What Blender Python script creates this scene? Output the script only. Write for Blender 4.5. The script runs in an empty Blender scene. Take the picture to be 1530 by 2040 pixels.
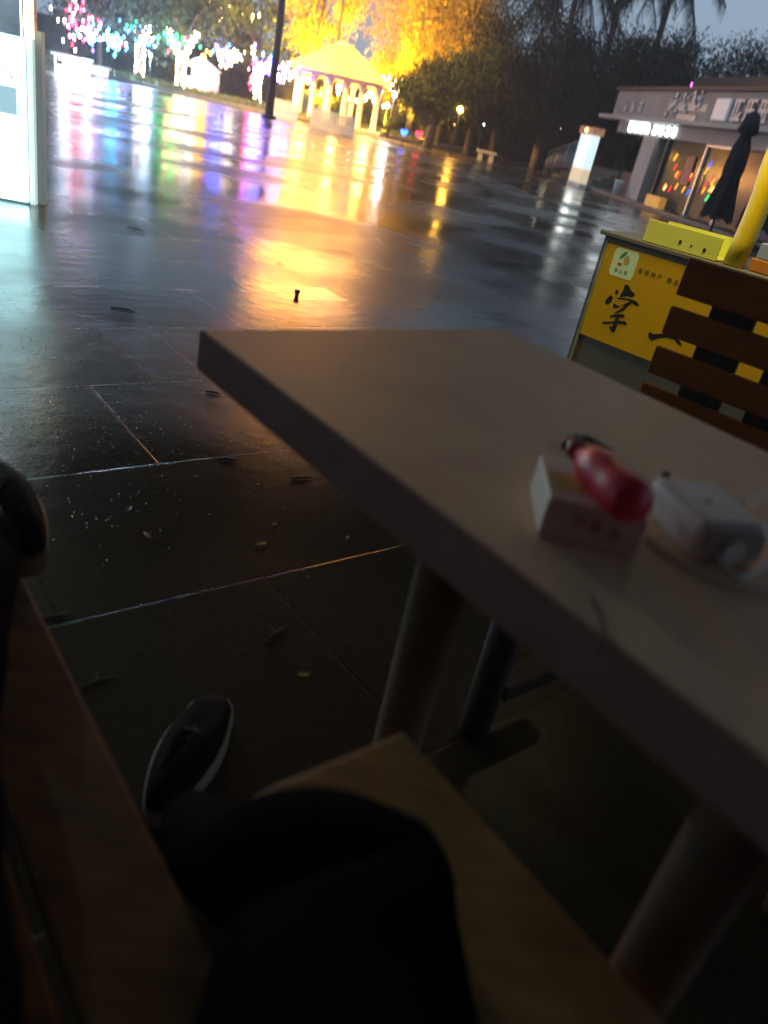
import bpy, bmesh, math, random
from mathutils import Vector, Matrix, noise
R = math.radians
sc = bpy.context.scene
COL = sc.collection

# ------------------------------------------------------------ camera
H = 1.16                       # phone held at this height
F, CX, CY = 1500.0, 765.0, 1020.0
def _axes():
    roll, hd = R(12.5), 786.0
    nx, ny = -math.sin(roll)*F/hd, math.cos(roll)*F/hd
    up = -Vector((nx, -ny, -1)).normalized()
    f = Vector((0, 0, -1)); fh = (f - up*f.dot(up)).normalized()
    rt = fh.cross(up)
    return Matrix((rt, fh, up))
CM = _axes()
cam = bpy.data.cameras.new('camera'); camo = bpy.data.objects.new('camera', cam); COL.objects.link(camo)
camo.matrix_world = Matrix.Translation((0, 0, H)) @ CM.to_4x4()
cam.sensor_fit = 'HORIZONTAL'; cam.sensor_width = 36.0; cam.lens = 36.0*F/1530.0
cam.clip_start = 0.03; cam.clip_end = 900
cam.dof.use_dof = True; cam.dof.focus_distance = 3.4; cam.dof.aperture_fstop = 2.1; cam.dof.aperture_ratio = 1.8
sc.camera = camo

def ray(x, y): return CM @ Vector(((x-CX)/F, -(y-CY)/F, -1))
def at(x, y, z=0.0):
    d = ray(x, y); t = (z-H)/d.z
    return Vector((0, 0, H)) + d*t
def far(x, y, Y):
    d = ray(x, y); return Vector((0, 0, H)) + d*(Y/d.y)

# ------------------------------------------------------------ world and light
w = bpy.data.worlds.new('World'); sc.world = w; w.use_nodes = True
nt = w.node_tree; nt.nodes.clear()
sky = nt.nodes.new('ShaderNodeTexSky'); sky.sky_type = 'NISHITA'; sky.sun_disc = False
sky.sun_elevation = R(-2.0); sky.sun_rotation = R(200); sky.dust_density = 3.0; sky.ozone_density = 2.0
hue = nt.nodes.new('ShaderNodeMix'); hue.data_type = 'RGBA'; hue.blend_type = 'MIX'
hue.inputs[0].default_value = 0.65; hue.inputs[7].default_value = (0.36, 0.50, 0.66, 1)
bg = nt.nodes.new('ShaderNodeBackground'); bg.inputs[1].default_value = .98
wo = nt.nodes.new('ShaderNodeOutputWorld')
nt.links.new(sky.outputs[0], hue.inputs[6]); nt.links.new(hue.outputs[2], bg.inputs[0]); nt.links.new(bg.outputs[0], wo.inputs[0])
sl = bpy.data.lights.new('dusk_sun', 'SUN'); sl.energy = 0.02; sl.angle = R(20); sl.color = (1, .93, .85)
so = bpy.data.objects.new('dusk_sun', sl); COL.objects.link(so); so.rotation_euler = (R(70), 0, R(160))
sc.view_settings.view_transform = 'Standard'; sc.view_settings.look = 'None'
sc.view_settings.exposure = 0.36; sc.view_settings.gamma = 1.0
sc.cycles.use_denoising = True
sc.cycles.max_bounces = 6; sc.cycles.volume_bounces = 0; sc.cycles.sample_clamp_indirect = 6.0
sc.cycles.sample_clamp_direct = 40.0

# ------------------------------------------------------------ helpers
class MB:
    def __init__(s): s.v = []; s.f = []; s.m = []; s.sm = []
    def add(s, vs, fs, mi=0, smooth=False):
        b = len(s.v); s.v += [tuple(v) for v in vs]
        for f in fs: s.f.append([b+i for i in f]); s.m.append(mi); s.sm.append(smooth)
        return s
    def box(s, x0, x1, y0, y1, z0, z1, M=None, mi=0):
        vs = [Vector((x, y, z)) for z in (z0, z1) for x, y in ((x0, y0), (x1, y0), (x1, y1), (x0, y1))]
        if M is not None: vs = [M @ v for v in vs]
        return s.add(vs, [(3,2,1,0),(4,5,6,7),(0,1,5,4),(1,2,6,5),(2,3,7,6),(3,0,4,7)], mi)
    def tube(s, pts, rs, n=10, mi=0, cap=True, flat=None):
        pts = [Vector(p) for p in pts]
        if not isinstance(rs, (list, tuple)): rs = [rs]*len(pts)
        vs = []; fs = []; ref = None
        for i, p in enumerate(pts):
            t = (pts[min(i+1, len(pts)-1)]-pts[max(i-1, 0)]).normalized()
            if ref is None: ref = Vector((0,0,1)) if abs(t.z) < .9 else Vector((1,0,0))
            a = t.cross(ref).normalized(); b = t.cross(a).normalized(); ref = b.cross(t) if False else ref
            for k in range(n):
                th = 2*math.pi*k/n; fl = flat or 1
                vs.append(p + a*math.cos(th)*rs[i] + b*math.sin(th)*rs[i]*fl)
        for i in range(len(pts)-1):
            for k in range(n):
                fs.append((i*n+k, i*n+(k+1)%n, (i+1)*n+(k+1)%n, (i+1)*n+k))
        s.add(vs, fs, mi, True)
        if cap:
            b = len(s.v)-len(vs)
            s.f.append([b+k for k in range(n)][::-1]); s.m.append(mi); s.sm.append(False)
            s.f.append([b+(len(pts)-1)*n+k for k in range(n)]); s.m.append(mi); s.sm.append(False)
        return s
    def lathe(s, prof, c=(0,0,0), n=16, mi=0, M=None):
        vs = []; c = Vector(c)
        for r, z in prof:
            for k in range(n):
                th = 2*math.pi*k/n; v = Vector((r*math.cos(th), r*math.sin(th), z))
                vs.append((M @ v if M is not None else v) + c)
        fs = [(i*n+k, i*n+(k+1)%n, (i+1)*n+(k+1)%n, (i+1)*n+k) for i in range(len(prof)-1) for k in range(n)]
        return s.add(vs, fs, mi, True)
    def poly(s, pts, M, z0, z1, mi=0):
        """flat polygon in local x,z of frame M, extruded along local y"""
        n = len(pts)
        vs = [M @ Vector((p[0], z0, p[1])) for p in pts] + [M @ Vector((p[0], z1, p[1])) for p in pts]
        fs = [tuple(range(n)), tuple(range(2*n-1, n-1, -1))] + [(i, i+n, (i+1)%n+n, (i+1)%n) for i in range(n)]
        return s.add(vs, fs, mi)
    def ball(s, c, r, mi=0, n=6, st=4, sc3=(1,1,1)):
        vs = []; c = Vector(c)
        for i in range(st+1):
            ph = math.pi*i/st
            for k in range(n):
                th = 2*math.pi*k/n
                vs.append(c + Vector((r*math.sin(ph)*math.cos(th)*sc3[0], r*math.sin(ph)*math.sin(th)*sc3[1], r*math.cos(ph)*sc3[2])))
        fs = [(i*n+k, (i+1)*n+k, (i+1)*n+(k+1)%n, i*n+(k+1)%n) for i in range(st) for k in range(n)]
        return s.add(vs, fs, mi, True)
    def build(s, name, mats, parent=None, bevel=0, fix=False):
        me = bpy.data.meshes.new(name); me.from_pydata(s.v, [], s.f)
        if not isinstance(mats, (list, tuple)): mats = [mats]
        for m in mats: me.materials.append(m)
        me.polygons.foreach_set('material_index', s.m); me.polygons.foreach_set('use_smooth', s.sm)
        if fix:
            bm = bmesh.new(); bm.from_mesh(me); bmesh.ops.recalc_face_normals(bm, faces=bm.faces); bm.to_mesh(me); bm.free()
        me.update()
        o = bpy.data.objects.new(name, me); COL.objects.link(o)
        if parent: o.parent = parent; o.matrix_parent_inverse = Matrix.Translation(parent.location).inverted() if parent.type == 'EMPTY' else Matrix.Identity(4)
        if bevel:
            b = o.modifiers.new('bevel', 'BEVEL'); b.width = bevel; b.segments = 3; b.limit_method = 'ANGLE'
        return o

def tag(o, label=None, cat=None, group=None, kind=None):
    if label: o['label'] = label
    if cat: o['category'] = cat
    if group: o['group'] = group
    if kind: o['kind'] = kind
    return o
def empty(name, loc, label, cat, group=None):
    o = bpy.data.objects.new(name, None); COL.objects.link(o); o.location = loc; o.empty_display_size = .2
    return tag(o, label, cat, group)
def frame(origin, xdir):
    """local frame: x along xdir (horizontal), y to its left, z up"""
    x = Vector((xdir[0], xdir[1], 0)).normalized(); y = Vector((-x.y, x.x, 0))
    M = Matrix((x, y, Vector((0,0,1)))).transposed().to_4x4()
    return Matrix.Translation((origin[0], origin[1], 0)) @ M
def onplane(M, x, y, off=0.0):
    """local (x, z) of the point seen at pixel x, y on the plane local y = off"""
    I = M.inverted(); o = I @ Vector((0,0,H)); d = I.to_3x3() @ ray(x, y)
    t = (off-o.y)/d.y; p = o + d*t
    return (p.x, p.z)

_mc = {}
def mat(name, col, rough=.6, var=.25, scale=8.0, emit=0.0, ecol=None, metal=0.0, bump=0.0, bscale=None, coat=0.0, spec=None, trans=0.0, col2=None, stretch=None):
    if name in _mc: return _mc[name]
    m = bpy.data.materials.new(name); m.use_nodes = True; n = m.node_tree; b = n.nodes['Principled BSDF']
    tc = n.nodes.new('ShaderNodeTexCoord'); no = n.nodes.new('ShaderNodeTexNoise')
    mp = n.nodes.new('ShaderNodeMapping'); n.links.new(tc.outputs['Object'], mp.inputs[0])
    if stretch: mp.inputs['Scale'].default_value = stretch
    no.inputs['Scale'].default_value = scale; no.inputs['Detail'].default_value = 6
    n.links.new(mp.outputs[0], no.inputs['Vector'])
    cr = n.nodes.new('ShaderNodeValToRGB'); cr.color_ramp.elements[0].position = .3; cr.color_ramp.elements[1].position = .7
    c2 = col2 or tuple(min(1, c*(1+var)) for c in col); c1 = tuple(c*(1-var) for c in col) if not col2 else col
    cr.color_ramp.elements[0].color = (*c1, 1); cr.color_ramp.elements[1].color = (*c2, 1)
    n.links.new(no.outputs['Fac'], cr.inputs[0]); n.links.new(cr.outputs[0], b.inputs['Base Color'])
    mr = n.nodes.new('ShaderNodeMapRange'); mr.inputs[3].default_value = max(0, rough-.08); mr.inputs[4].default_value = min(1, rough+.1)
    n.links.new(no.outputs['Fac'], mr.inputs[0]); n.links.new(mr.outputs[0], b.inputs['Roughness'])
    if name == 'table_laminate': b.inputs['Specular Tint'].default_value = (1,.88,.8,1)
    b.inputs['Metallic'].default_value = metal
    if coat: b.inputs['Coat Weight'].default_value = coat; b.inputs['Coat Roughness'].default_value = .1
    if spec is not None: b.inputs['Specular IOR Level'].default_value = spec
    if trans: b.inputs['Transmission Weight'].default_value = trans
    if emit:
        b.inputs['Emission Color'].default_value = (*(ecol or col), 1); b.inputs['Emission Strength'].default_value = emit
    if bump:
        bn = n.nodes.new('ShaderNodeTexNoise'); bn.inputs['Scale'].default_value = bscale or scale*4; bn.inputs['Detail'].default_value = 4
        n.links.new(mp.outputs[0], bn.inputs['Vector'])
        bp = n.nodes.new('ShaderNodeBump'); bp.inputs['Strength'].default_value = bump; bp.inputs['Distance'].default_value = .01
        n.links.new(bn.outputs['Fac'], bp.inputs['Height']); n.links.new(bp.outputs[0], b.inputs['Normal'])
    _mc[name] = m; return m
def glow(name, col, e): return mat('glow_'+name, tuple(.5*c for c in col), .4, .05, emit=e, ecol=col)
def lamp(name, loc, power, col, size=.1, kind='POINT', aim=None, parent=None, spot=70):
    l = bpy.data.lights.new(name, kind); l.energy = power; l.color = col
    if kind == 'AREA': l.size = size
    else: l.shadow_soft_size = size
    if kind == 'SPOT': l.spot_size = R(spot); l.spot_blend = .6
    o = bpy.data.objects.new(name, l); COL.objects.link(o); o.location = loc
    if aim is not None: o.rotation_euler = (Vector(aim)-Vector(loc)).to_track_quat('-Z', 'Y').to_euler()
    if parent: o.parent = parent; o.matrix_parent_inverse = Matrix.Translation(parent.location).inverted()
    return o

# ------------------------------------------------------------ the wet plaza
PA = R(43.0)                       # the slabs run with the table
def _sl(x, y):
    p = at(x, y); c, s_ = math.cos(-PA), math.sin(-PA); return (c*p.x-s_*p.y+.1, s_*p.x+c*p.y-.03)
_q = [_sl(*p) for p in ((525,572),(640,570),(690,598),(570,598))]
SL = ((_q[0][0]+_q[3][0])/2, (_q[1][0]+_q[2][0])/2, (_q[2][1]+_q[3][1])/2, (_q[0][1]+_q[1][1])/2)
def plaza_mat():
    m = bpy.data.materials.new('wet_paving'); m.use_nodes = True; n = m.node_tree; N = n.nodes; L = n.links; b = N['Principled BSDF']
    tc = N.new('ShaderNodeTexCoord')
    mp = N.new('ShaderNodeMapping'); mp.inputs['Rotation'].default_value = (0, 0, -PA); mp.inputs['Location'].default_value = (0.1, -.03, 0)
    L.new(tc.outputs['Object'], mp.inputs[0])
    def math_(op, a, b_=None):
        q = N.new('ShaderNodeMath'); q.operation = op
        for i, v in enumerate((a, b_)):
            if v is None: continue
            if isinstance(v, (int, float)): q.inputs[i].default_value = v
            else: L.new(v, q.inputs[i])
        return q.outputs[0]
    def ramp(v, p0, p1, c0=(0,0,0,1), c1=(1,1,1,1)):
        r = N.new('ShaderNodeValToRGB'); r.color_ramp.elements[0].position = p0; r.color_ramp.elements[1].position = p1
        r.color_ramp.elements[0].color = c0; r.color_ramp.elements[1].color = c1; L.new(v, r.inputs[0]); return r.outputs[0]
    def noise_(vec, sc_, det=4, ):
        q = N.new('ShaderNodeTexNoise'); q.inputs['Scale'].default_value = sc_; q.inputs['Detail'].default_value = det; L.new(vec, q.inputs['Vector']); return q.outputs['Fac']
    br = N.new('ShaderNodeTexBrick'); br.offset = 0.5; br.offset_frequency = 2; br.inputs['Scale'].default_value = 1.0
    br.inputs['Brick Width'].default_value = 1.05; br.inputs['Row Height'].default_value = .70
    br.inputs['Mortar Size'].default_value = .005; br.inputs['Mortar Smooth'].default_value = .25
    br.inputs['Color1'].default_value = (0,0,0,1); br.inputs['Color2'].default_value = (1,1,1,1); br.inputs['Mortar'].default_value = (.5,.5,.5,1)
    L.new(mp.outputs[0], br.inputs['Vector'])
    joint = br.outputs['Fac']
    bw = N.new('ShaderNodeTexBrick'); bw.offset = .37; bw.inputs['Scale'].default_value = 1.0; bw.inputs['Brick Width'].default_value = 2.1; bw.inputs['Row Height'].default_value = .70
    bw.inputs['Mortar Size'].default_value = .0; bw.inputs['Color1'].default_value = (0,0,0,1); bw.inputs['Color2'].default_value = (1,1,1,1); bw.inputs['Mortar'].default_value = (.5,.5,.5,1)
    L.new(mp.outputs[0], bw.inputs['Vector']); tile = bw.outputs['Color']
    # puddles (flat water) and drier skin
    big = noise_(mp.outputs[0], .55, 5); mid = noise_(mp.outputs[0], 2.2, 6); fine = noise_(mp.outputs[0], 60, 6)
    sep = N.new('ShaderNodeSeparateXYZ'); L.new(mp.outputs[0], sep.inputs[0])
    wet = math_('ADD', big, math_('MULTIPLY', math_('SUBTRACT', tile, .5), .06))
    wetm = ramp(wet, .40, .56)
    # paving ring on the plaza
    gp = N.new('ShaderNodeSeparateXYZ'); L.new(tc.outputs['Object'], gp.inputs[0])
    dx = math_('ADD', gp.outputs[0], 13.5); dy = math_('SUBTRACT', gp.outputs[1], 18.0)
    dist = math_('SQRT', math_('ADD', math_('MULTIPLY', dx, dx), math_('MULTIPLY', dy, dy)))
    ring = math_('MULTIPLY', math_('GREATER_THAN', dist, 14.3), math_('LESS_THAN', dist, 15.6))
    base = N.new('ShaderNodeMix'); base.data_type = 'RGBA'; L.new(mid, base.inputs[0])
    base.inputs[6].default_value = (.034, .028, .017, 1); base.inputs[7].default_value = (.068, .056, .036, 1)
    b2 = N.new('ShaderNodeMix'); b2.data_type = 'RGBA'; L.new(math_('MULTIPLY', ring, .8), b2.inputs[0])
    L.new(base.outputs[2], b2.inputs[6]); b2.inputs[7].default_value = (.20, .18, .15, 1)
    b3 = N.new('ShaderNodeMix'); b3.data_type = 'RGBA'; b3.blend_type = 'MULTIPLY'; b3.inputs[0].default_value = 1
    L.new(b2.outputs[2], b3.inputs[6]); L.new(ramp(joint, 0, 1, (1,1,1,1), (.5,.5,.5,1)), b3.inputs[7])
    b4 = N.new('ShaderNodeMix'); b4.data_type = 'RGBA'; b4.blend_type = 'MULTIPLY'; b4.inputs[0].default_value = .5
    L.new(b3.outputs[2], b4.inputs[6]); L.new(ramp(fine, .3, .7, (.5,.5,.5,1), (1.3,1.3,1.3,1)), b4.inputs[7])
    L.new(b4.outputs[2], b.inputs['Base Color'])
    ro = N.new('ShaderNodeMapRange'); L.new(wetm, ro.inputs[0]); ro.inputs[3].default_value = .36; ro.inputs[4].default_value = .135
    ro2 = math_('ADD', ro.outputs[0], math_('MULTIPLY', math_('SUBTRACT', tile, .5), .12))
    ro3 = math_('MAXIMUM', math_('ADD', ro2, math_('MULTIPLY', math_('SUBTRACT', mid, .5), .15)), .05)
    sp_ = N.new('ShaderNodeSeparateXYZ'); L.new(mp.outputs[0], sp_.inputs[0])
    def band(v, a, c_): return math_('MULTIPLY', math_('GREATER_THAN', v, a), math_('LESS_THAN', v, c_))
    # one polished slab holding a film of water
    film = math_('MULTIPLY', band(sp_.outputs[0], SL[0], SL[1]), band(sp_.outputs[1], SL[2], SL[3]))
    ro4 = math_('ADD', math_('MULTIPLY', ro3, math_('SUBTRACT', 1.0, film)), math_('MULTIPLY', film, .09))
    L.new(ro4, b.inputs['Roughness'])
    b.inputs['IOR'].default_value = 1.42; b.inputs['Specular Tint'].default_value = (1,.95,.88,1)
    # waves, grain and joints in the surface
    rip = noise_(mp.outputs[0], 9, 3)
    hgt = math_('ADD', math_('MULTIPLY', rip, .006), math_('ADD', math_('MULTIPLY', fine, .0016), math_('MULTIPLY', joint, -.0014)))
    vf = math_('FRACT', math_('DIVIDE', sep.outputs[1], .70))
    hgt = math_('ADD', hgt, math_('MULTIPLY', math_('SUBTRACT', tile, .5), math_('MULTIPLY', vf, .030)))
    bp = N.new('ShaderNodeBump'); bp.inputs['Strength'].default_value = .32; bp.inputs['Distance'].default_value = 1.0
    L.new(hgt, bp.inputs['Height']); L.new(bp.outputs[0], b.inputs['Normal'])
    return m
g = MB(); g.add([(-260,-120,0),(260,-120,0),(260,420,0),(-260,420,0)], [(0,1,2,3)])
tag(g.build('plaza_ground', plaza_mat()), kind='structure')

# ------------------------------------------------------------ materials
M_conc = mat('concrete', (.30,.29,.26), .7, .2, 3, bump=.3)
M_dconc = mat('dark_concrete', (.13,.125,.115), .55, .25, 3, bump=.3)
M_leaf = mat('leaf_dark', (.011,.016,.005), .9, .5, 1.2, spec=.05)
M_leafd = mat('leaf_dim', (.028,.038,.010), .8, .5, 1.2, spec=.08)
M_leafl = mat('leaf_pale', (.06,.09,.05), .7, .4, 1.2, spec=.1)  # leaf green lightened to imitate haze and lamplight on the left trees
M_leafm = mat('leaf_mid', (.05,.08,.02), .5, .45, 1.0)
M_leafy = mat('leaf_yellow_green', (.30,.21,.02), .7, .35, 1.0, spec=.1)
M_bark = mat('bark', (.07,.055,.04), .85, .4, 12, bump=.6)
M_black = mat('black_metal', (.02,.02,.022), .4, .2)
M_steel = mat('steel', (.35,.36,.38), .35, .15, metal=.8)
M_wood = mat('pale_wood', (.36,.255,.20), .42, .13, 5, bump=.15, stretch=(1,9,1), bscale=60)
M_woodside = mat('dark_wood_edge', (.52,.29,.25), .55, .12, 9, bump=.04, bscale=120)
M_bench = mat('bench_wood', (.20,.115,.055), .55, .35, 14, bump=.06, stretch=(1,3,1), spec=.25)
M_benchlit = mat('pale_bench_wood', (.46,.30,.13), .5, .2, 14, bump=.06, stretch=(1,3,1), spec=.3)  # the bench wood again, brightened for light falling on this seat
M_navy = mat('navy_cloth', (.006,.005,.009), .95, .3, 30, spec=.03, bump=.5, bscale=300)
M_white = mat('white_paint', (.75,.75,.72), .4, .06, 4)

# ------------------------------------------------------------ lawn terrace beyond the plaza
k0, k1, k2 = at(90, 125), at(330, 182), at(560, 240)
def strip(name, pts, depth, z, m, label=None):
    b = MB(); n = len(pts)
    return b
kb = MB()
line = [at(-160, 72), at(190, 150), at(530, 228), at(860, 292), at(1000, 318)]
line = [Vector((p.x, p.y, 0)) for p in line]
for a, c in zip(line[:-1], line[1:]):
    Mx = frame(a, c-a); ln = (c-a).length
    kb.box(0, ln-.003, 0, .28, 0, .13, Mx)
tag(kb.build('kerb', M_dconc, bevel=.015), kind='structure')
lw = MB()
pts = [p + Vector((0,.6,.10)) for p in line]; back = [Vector((p.x*2.2, 120, .10)) for p in line]
for i in range(len(pts)-1): lw.add([pts[i], pts[i+1], back[i+1], back[i]], [(0,1,2,3)])
tag(lw.build('lawn_ground', mat('lawn_soil', (.05,.06,.03), .8, .5, 2, bump=.6)), kind='structure')
def blades():
    random.seed(5); b = MB()
    for i in range(9000):
        t = random.random()*(len(line)-2.01); k = int(t); f = t-k
        p = line[k].lerp(line[k+1], f) + Vector((random.uniform(-.3,.3), .65+random.random()**1.5*5, .10))
        a = random.uniform(0, 6.28); hh = random.uniform(.08,.28); ww = .03
        d = Vector((math.cos(a), math.sin(a), 0))*ww; l = Vector((random.uniform(-.1,.1), random.uniform(-.1,.1), hh))
        b.add([p-d, p+d, p+l], [(0,1,2)])
    return b.build('grass', M_leafm)
tag(blades(), 'rough green grass on the terrace behind the kerb', 'grass', kind='stuff')

# ------------------------------------------------------------ trees
def crown_mb(cx, cy, cz, rx, rz, n, leaf, clumps, seed, droop=0.0):
    rnd = random.Random(seed); b = MB(); cl = []
    for i in range(clumps):
        th = rnd.uniform(0, 6.283); u = rnd.uniform(-.9, 1); r = rnd.uniform(.35, 1.0)**.6
        q = math.sqrt(max(0, 1-u*u))
        cl.append((Vector((cx+rx*r*q*math.cos(th), cy+rx*r*q*math.sin(th), cz+rz*r*u)), rnd.uniform(.14,.30)*rx))
    vs = []; fs = []
    for i in range(n):
        c, s = cl[rnd.randrange(clumps)]
        p = c + Vector((rnd.gauss(0,1), rnd.gauss(0,1), rnd.gauss(0,.8))).normalized()*(s*1.7*rnd.random()**.5)
        if droop: p.z -= droop*rnd.random()
        d1 = Vector((rnd.gauss(0,1), rnd.gauss(0,1), rnd.gauss(0,.6))).normalized()
        d2 = Vector((rnd.gauss(0,1), rnd.gauss(0,1), rnd.gauss(0,1) - droop*2)).normalized()
        a = d1*leaf*.5; e = d2*leaf*(1.0 + droop)
        k = len(vs); vs += [p-a*.6, p+a*.6+e*.1, p+e]; fs.append((k, k+1, k+2))
    b.add(vs, fs); return b
def limbs(b, base, top, r0, rx, seed, nl=6):
    rnd = random.Random(seed)
    mid = base.lerp(top, .5) + Vector((rnd.uniform(-.15,.15), rnd.uniform(-.15,.15), 0))
    b.tube([base-Vector((0,0,.1)), base.lerp(mid,.5), mid, top], [r0*1.25, r0, r0*.8, r0*.5], 8)
    for i in range(nl):
        th = 6.283*i/nl + rnd.uniform(-.4,.4); s = base.lerp(top, rnd.uniform(.55,.95))
        e = s + Vector((math.cos(th)*rx*.8, math.sin(th)*rx*.8, rnd.uniform(.4,1.0)*rx))
        b.tube([s, s.lerp(e,.5)+Vector((0,0,.15*rx)), e], [r0*.45, r0*.3, r0*.08], 6)
def tree(base, h, rx, m, label, seed, n=3500, leaf=.22, r0=.14, trunk=None, clumps=26, name='tree', group=None, droop=0):
    base = Vector((base[0], base[1], .02)); root = empty(name, base, label, 'tree', group)
    th = trunk if trunk else h*.4; rz = (h-th)*.55; cz = h-rz
    b = MB(); limbs(b, base, base+Vector((0,0,th+rz*.5)), r0, rx, seed); b.build('trunk', M_bark, root)
    crown_mb(base.x, base.y, cz, rx, rz, n, leaf, clumps, seed, droop).build('crown', m, root)
    return root
# left: small trees wearing fairy lights; base pixel given on the terrace
LT = [((170,140), 6.2, 2.6, 'leafy hazy tree at the far left, pink and blue lights in its crown'),
      ((252,160), 6.0, 2.3, 'small hazy tree with a warm white lit trunk, second from the left'),
      ((335,180), 5.4, 2.2, 'tree with a bright forked white lit trunk left of the white tent'),
      ((428,188), 5.0, 2.3, 'tree with a short lit fork just right of the white tent'),
      ((497,208), 5.3, 2.4, 'tree with a lit trunk and purple lights left of the dark mast')]
LTP = []
for i, (p, h, r, lb) in enumerate(LT):
    q = at(*p) + Vector((0, 1.5, 0)); LTP.append(q)
    tree(q, h, r, M_leafl, lb, 10+i, n=2600, leaf=.26, r0=.13, trunk=1.5, clumps=20, group='small trees dressed with lights')
# taller trees behind
for i, (x, Y, h, r, lb) in enumerate([(60,58,11,4.5,'tall hazy tree behind the lit sign at far left'), (200,60,10,4.5,'tall hazy tree behind the pink and blue lights'), (330,62,10.5,4.6,'tall hazy tree behind the white tent'),
      (440,60,9.5,4,'tall dark tree with small yellow lamps behind the tent')]):
    q = far(x, 150, Y); tree(q, h, r, M_leafl, lb, 30+i, n=4200, leaf=.34, r0=.22, trunk=3, clumps=30, group='tall trees at the back left')
# yellow-lit willowy trees round the pavilion
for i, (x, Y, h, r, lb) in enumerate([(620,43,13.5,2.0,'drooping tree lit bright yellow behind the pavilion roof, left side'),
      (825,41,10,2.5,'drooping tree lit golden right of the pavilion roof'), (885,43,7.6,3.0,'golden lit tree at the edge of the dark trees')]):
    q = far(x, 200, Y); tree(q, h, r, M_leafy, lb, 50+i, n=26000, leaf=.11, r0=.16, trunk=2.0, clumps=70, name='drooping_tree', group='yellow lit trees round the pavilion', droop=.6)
# dark trees on the right
DK = [(850,37,3.3,1.8,'low dark green tree in front of the golden trees'), (935,39,4.3,2.0,'low dark green tree beside the orange street lamp'), (985,42,8.0,3.0,'dark tree left of the palms'), (1075,37.5,5.2,2.4,'dark tree below the palm crowns'),
      (1160,37.8,5.6,2.4,'dark tree above the stair railing'), (1245,38,6.0,2.4,'dark tree behind the left corner of the shop'), (1330,41,6.5,3.0,'dark tree behind the shop sign letters'),
      (1420,41,6.5,3.0,'dark tree behind the white roof panel'), (1500,38,7.0,2.4,'dark tree rising tallest behind the shop at the right'), (1590,40,7.0,3.4,'dark tree behind the shop beyond the yellow post'),
      (930,50,7.5,3.6,'dark tree behind the orange street lamp')]
for i, (x, Y, h, r, lb) in enumerate(DK):
    q = far(x, 290, Y); tree(q, h, r, M_leafd if i < 2 else M_leaf, lb, 70+i, n=15000, leaf=.17, r0=.2, trunk=1.2 if h < 9 else 2.2, clumps=60, group='dark trees on the right')
def palm(q, h, label, seed):
    rnd = random.Random(seed); q = Vector((q.x, q.y, 0)); root = empty('palm_tree', q, label, 'tree', 'palm trees')
    lean = Vector((rnd.uniform(-.6,.2), 0, 0)); b = MB()
    b.tube([q-Vector((0,0,.1)), q+lean*.3+Vector((0,0,h*.5)), q+lean+Vector((0,0,h))], [.20,.15,.12], 10); b.build('trunk', M_bark, root)
    top = q+lean+Vector((0,0,h))
    for f in range(17):
        th = 6.283*f/17 + rnd.uniform(-.15,.15); el = rnd.uniform(-.2, 1.1); L_ = rnd.uniform(2.2,2.9); m = MB(); pts = []
        for s in range(9):
            t = s/8; out = L_*t*math.cos(el*(1-t*.4)); z = L_*(math.sin(el)*t - 1.05*t*t)
            pts.append(top + Vector((math.cos(th)*out, math.sin(th)*out, z)))
        m.tube(pts, [.03]*8+[.01], 4)
        for s in range(1, 28):
            t = s/28*8; k = int(t); p = pts[k].lerp(pts[min(8,k+1)], t-k); ax = (pts[min(8,k+1)]-pts[k]).normalized()
            sd = ax.cross(Vector((0,0,1))).normalized()
            for sg in (-1, 1):
                tip = p + sd*sg*.42*(1-.3*s/28) + ax*.25 - Vector((0,0,.42+rnd.random()*.25))
                m.add([p-ax*.04, p+ax*.05, tip], [(0,1,2)])
        m.build('frond', M_leaf, root)
palm(far(1085,290,40), 7.8, 'palm with drooping fronds at the top, left of the other palm', 3)
palm(far(1165,290,40), 8.6, 'middle palm of the three at the top of the picture', 4)
palm(far(1245,300,40), 8.6, 'palm beside the open patch of dusk sky', 5)
# hedges filling below the crowns
def hedge(p, c, h, label, seed, n=5000, dens=M_leaf, th=.9):
    rnd = random.Random(seed); b = MB(); vs = []; fs = []
    b.box(0, (c-p).length, .15, th-.1, 0, h*.8, frame(p, c-p))
    for i in range(n):
        t = rnd.random(); q = p.lerp(c, t); top = h*(.85+.3*noise.noise(Vector((t*14, seed, 0))))
        e = Vector((q.x+rnd.uniform(-th/2,th/2)*.3, q.y+rnd.uniform(-.15,th), rnd.random()**.7*top))
        d = Vector((rnd.gauss(0,1), rnd.gauss(0,1), rnd.gauss(0,1))).normalized()*.12; f = Vector((rnd.gauss(0,1), rnd.gauss(0,1), rnd.gauss(0,1))).normalized()*.2
        k = len(vs); vs += [e, e+d, e+f]; fs.append((k,k+1,k+2))
    b.add(vs, fs); return tag(b.build('hedge', dens), label, 'hedge', 'hedges round the plaza')
def g2(x, y, dy=0): p = at(x, y); return Vector((p.x, p.y+dy, 0))
hedge(g2(850,285,3), g2(1090,335,1.0), 1.7, 'dark clipped hedge between the pavilion and the stairs', 1, 6000)
hedge(g2(-60,95,9), g2(540,225,9), 1.7, 'long hazy hedge behind the fairy light trees', 2, 6000)
hedge(g2(560,235,7), g2(860,285,6), 1.5, 'green hedge seen between the pavilion columns', 3, 5000, M_leafm)
hedge(Vector((2,52,0)), Vector((26,44,0)), 6.3, 'tall dark screen of bushes behind the shop', 4, 16000, M_leaf, 2.0)
hedge(Vector((-40,66,0)), Vector((4,62,0)), 3.0, 'distant dark hedge closing the park', 5, 8000, M_leaf, 2.0)

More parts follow.
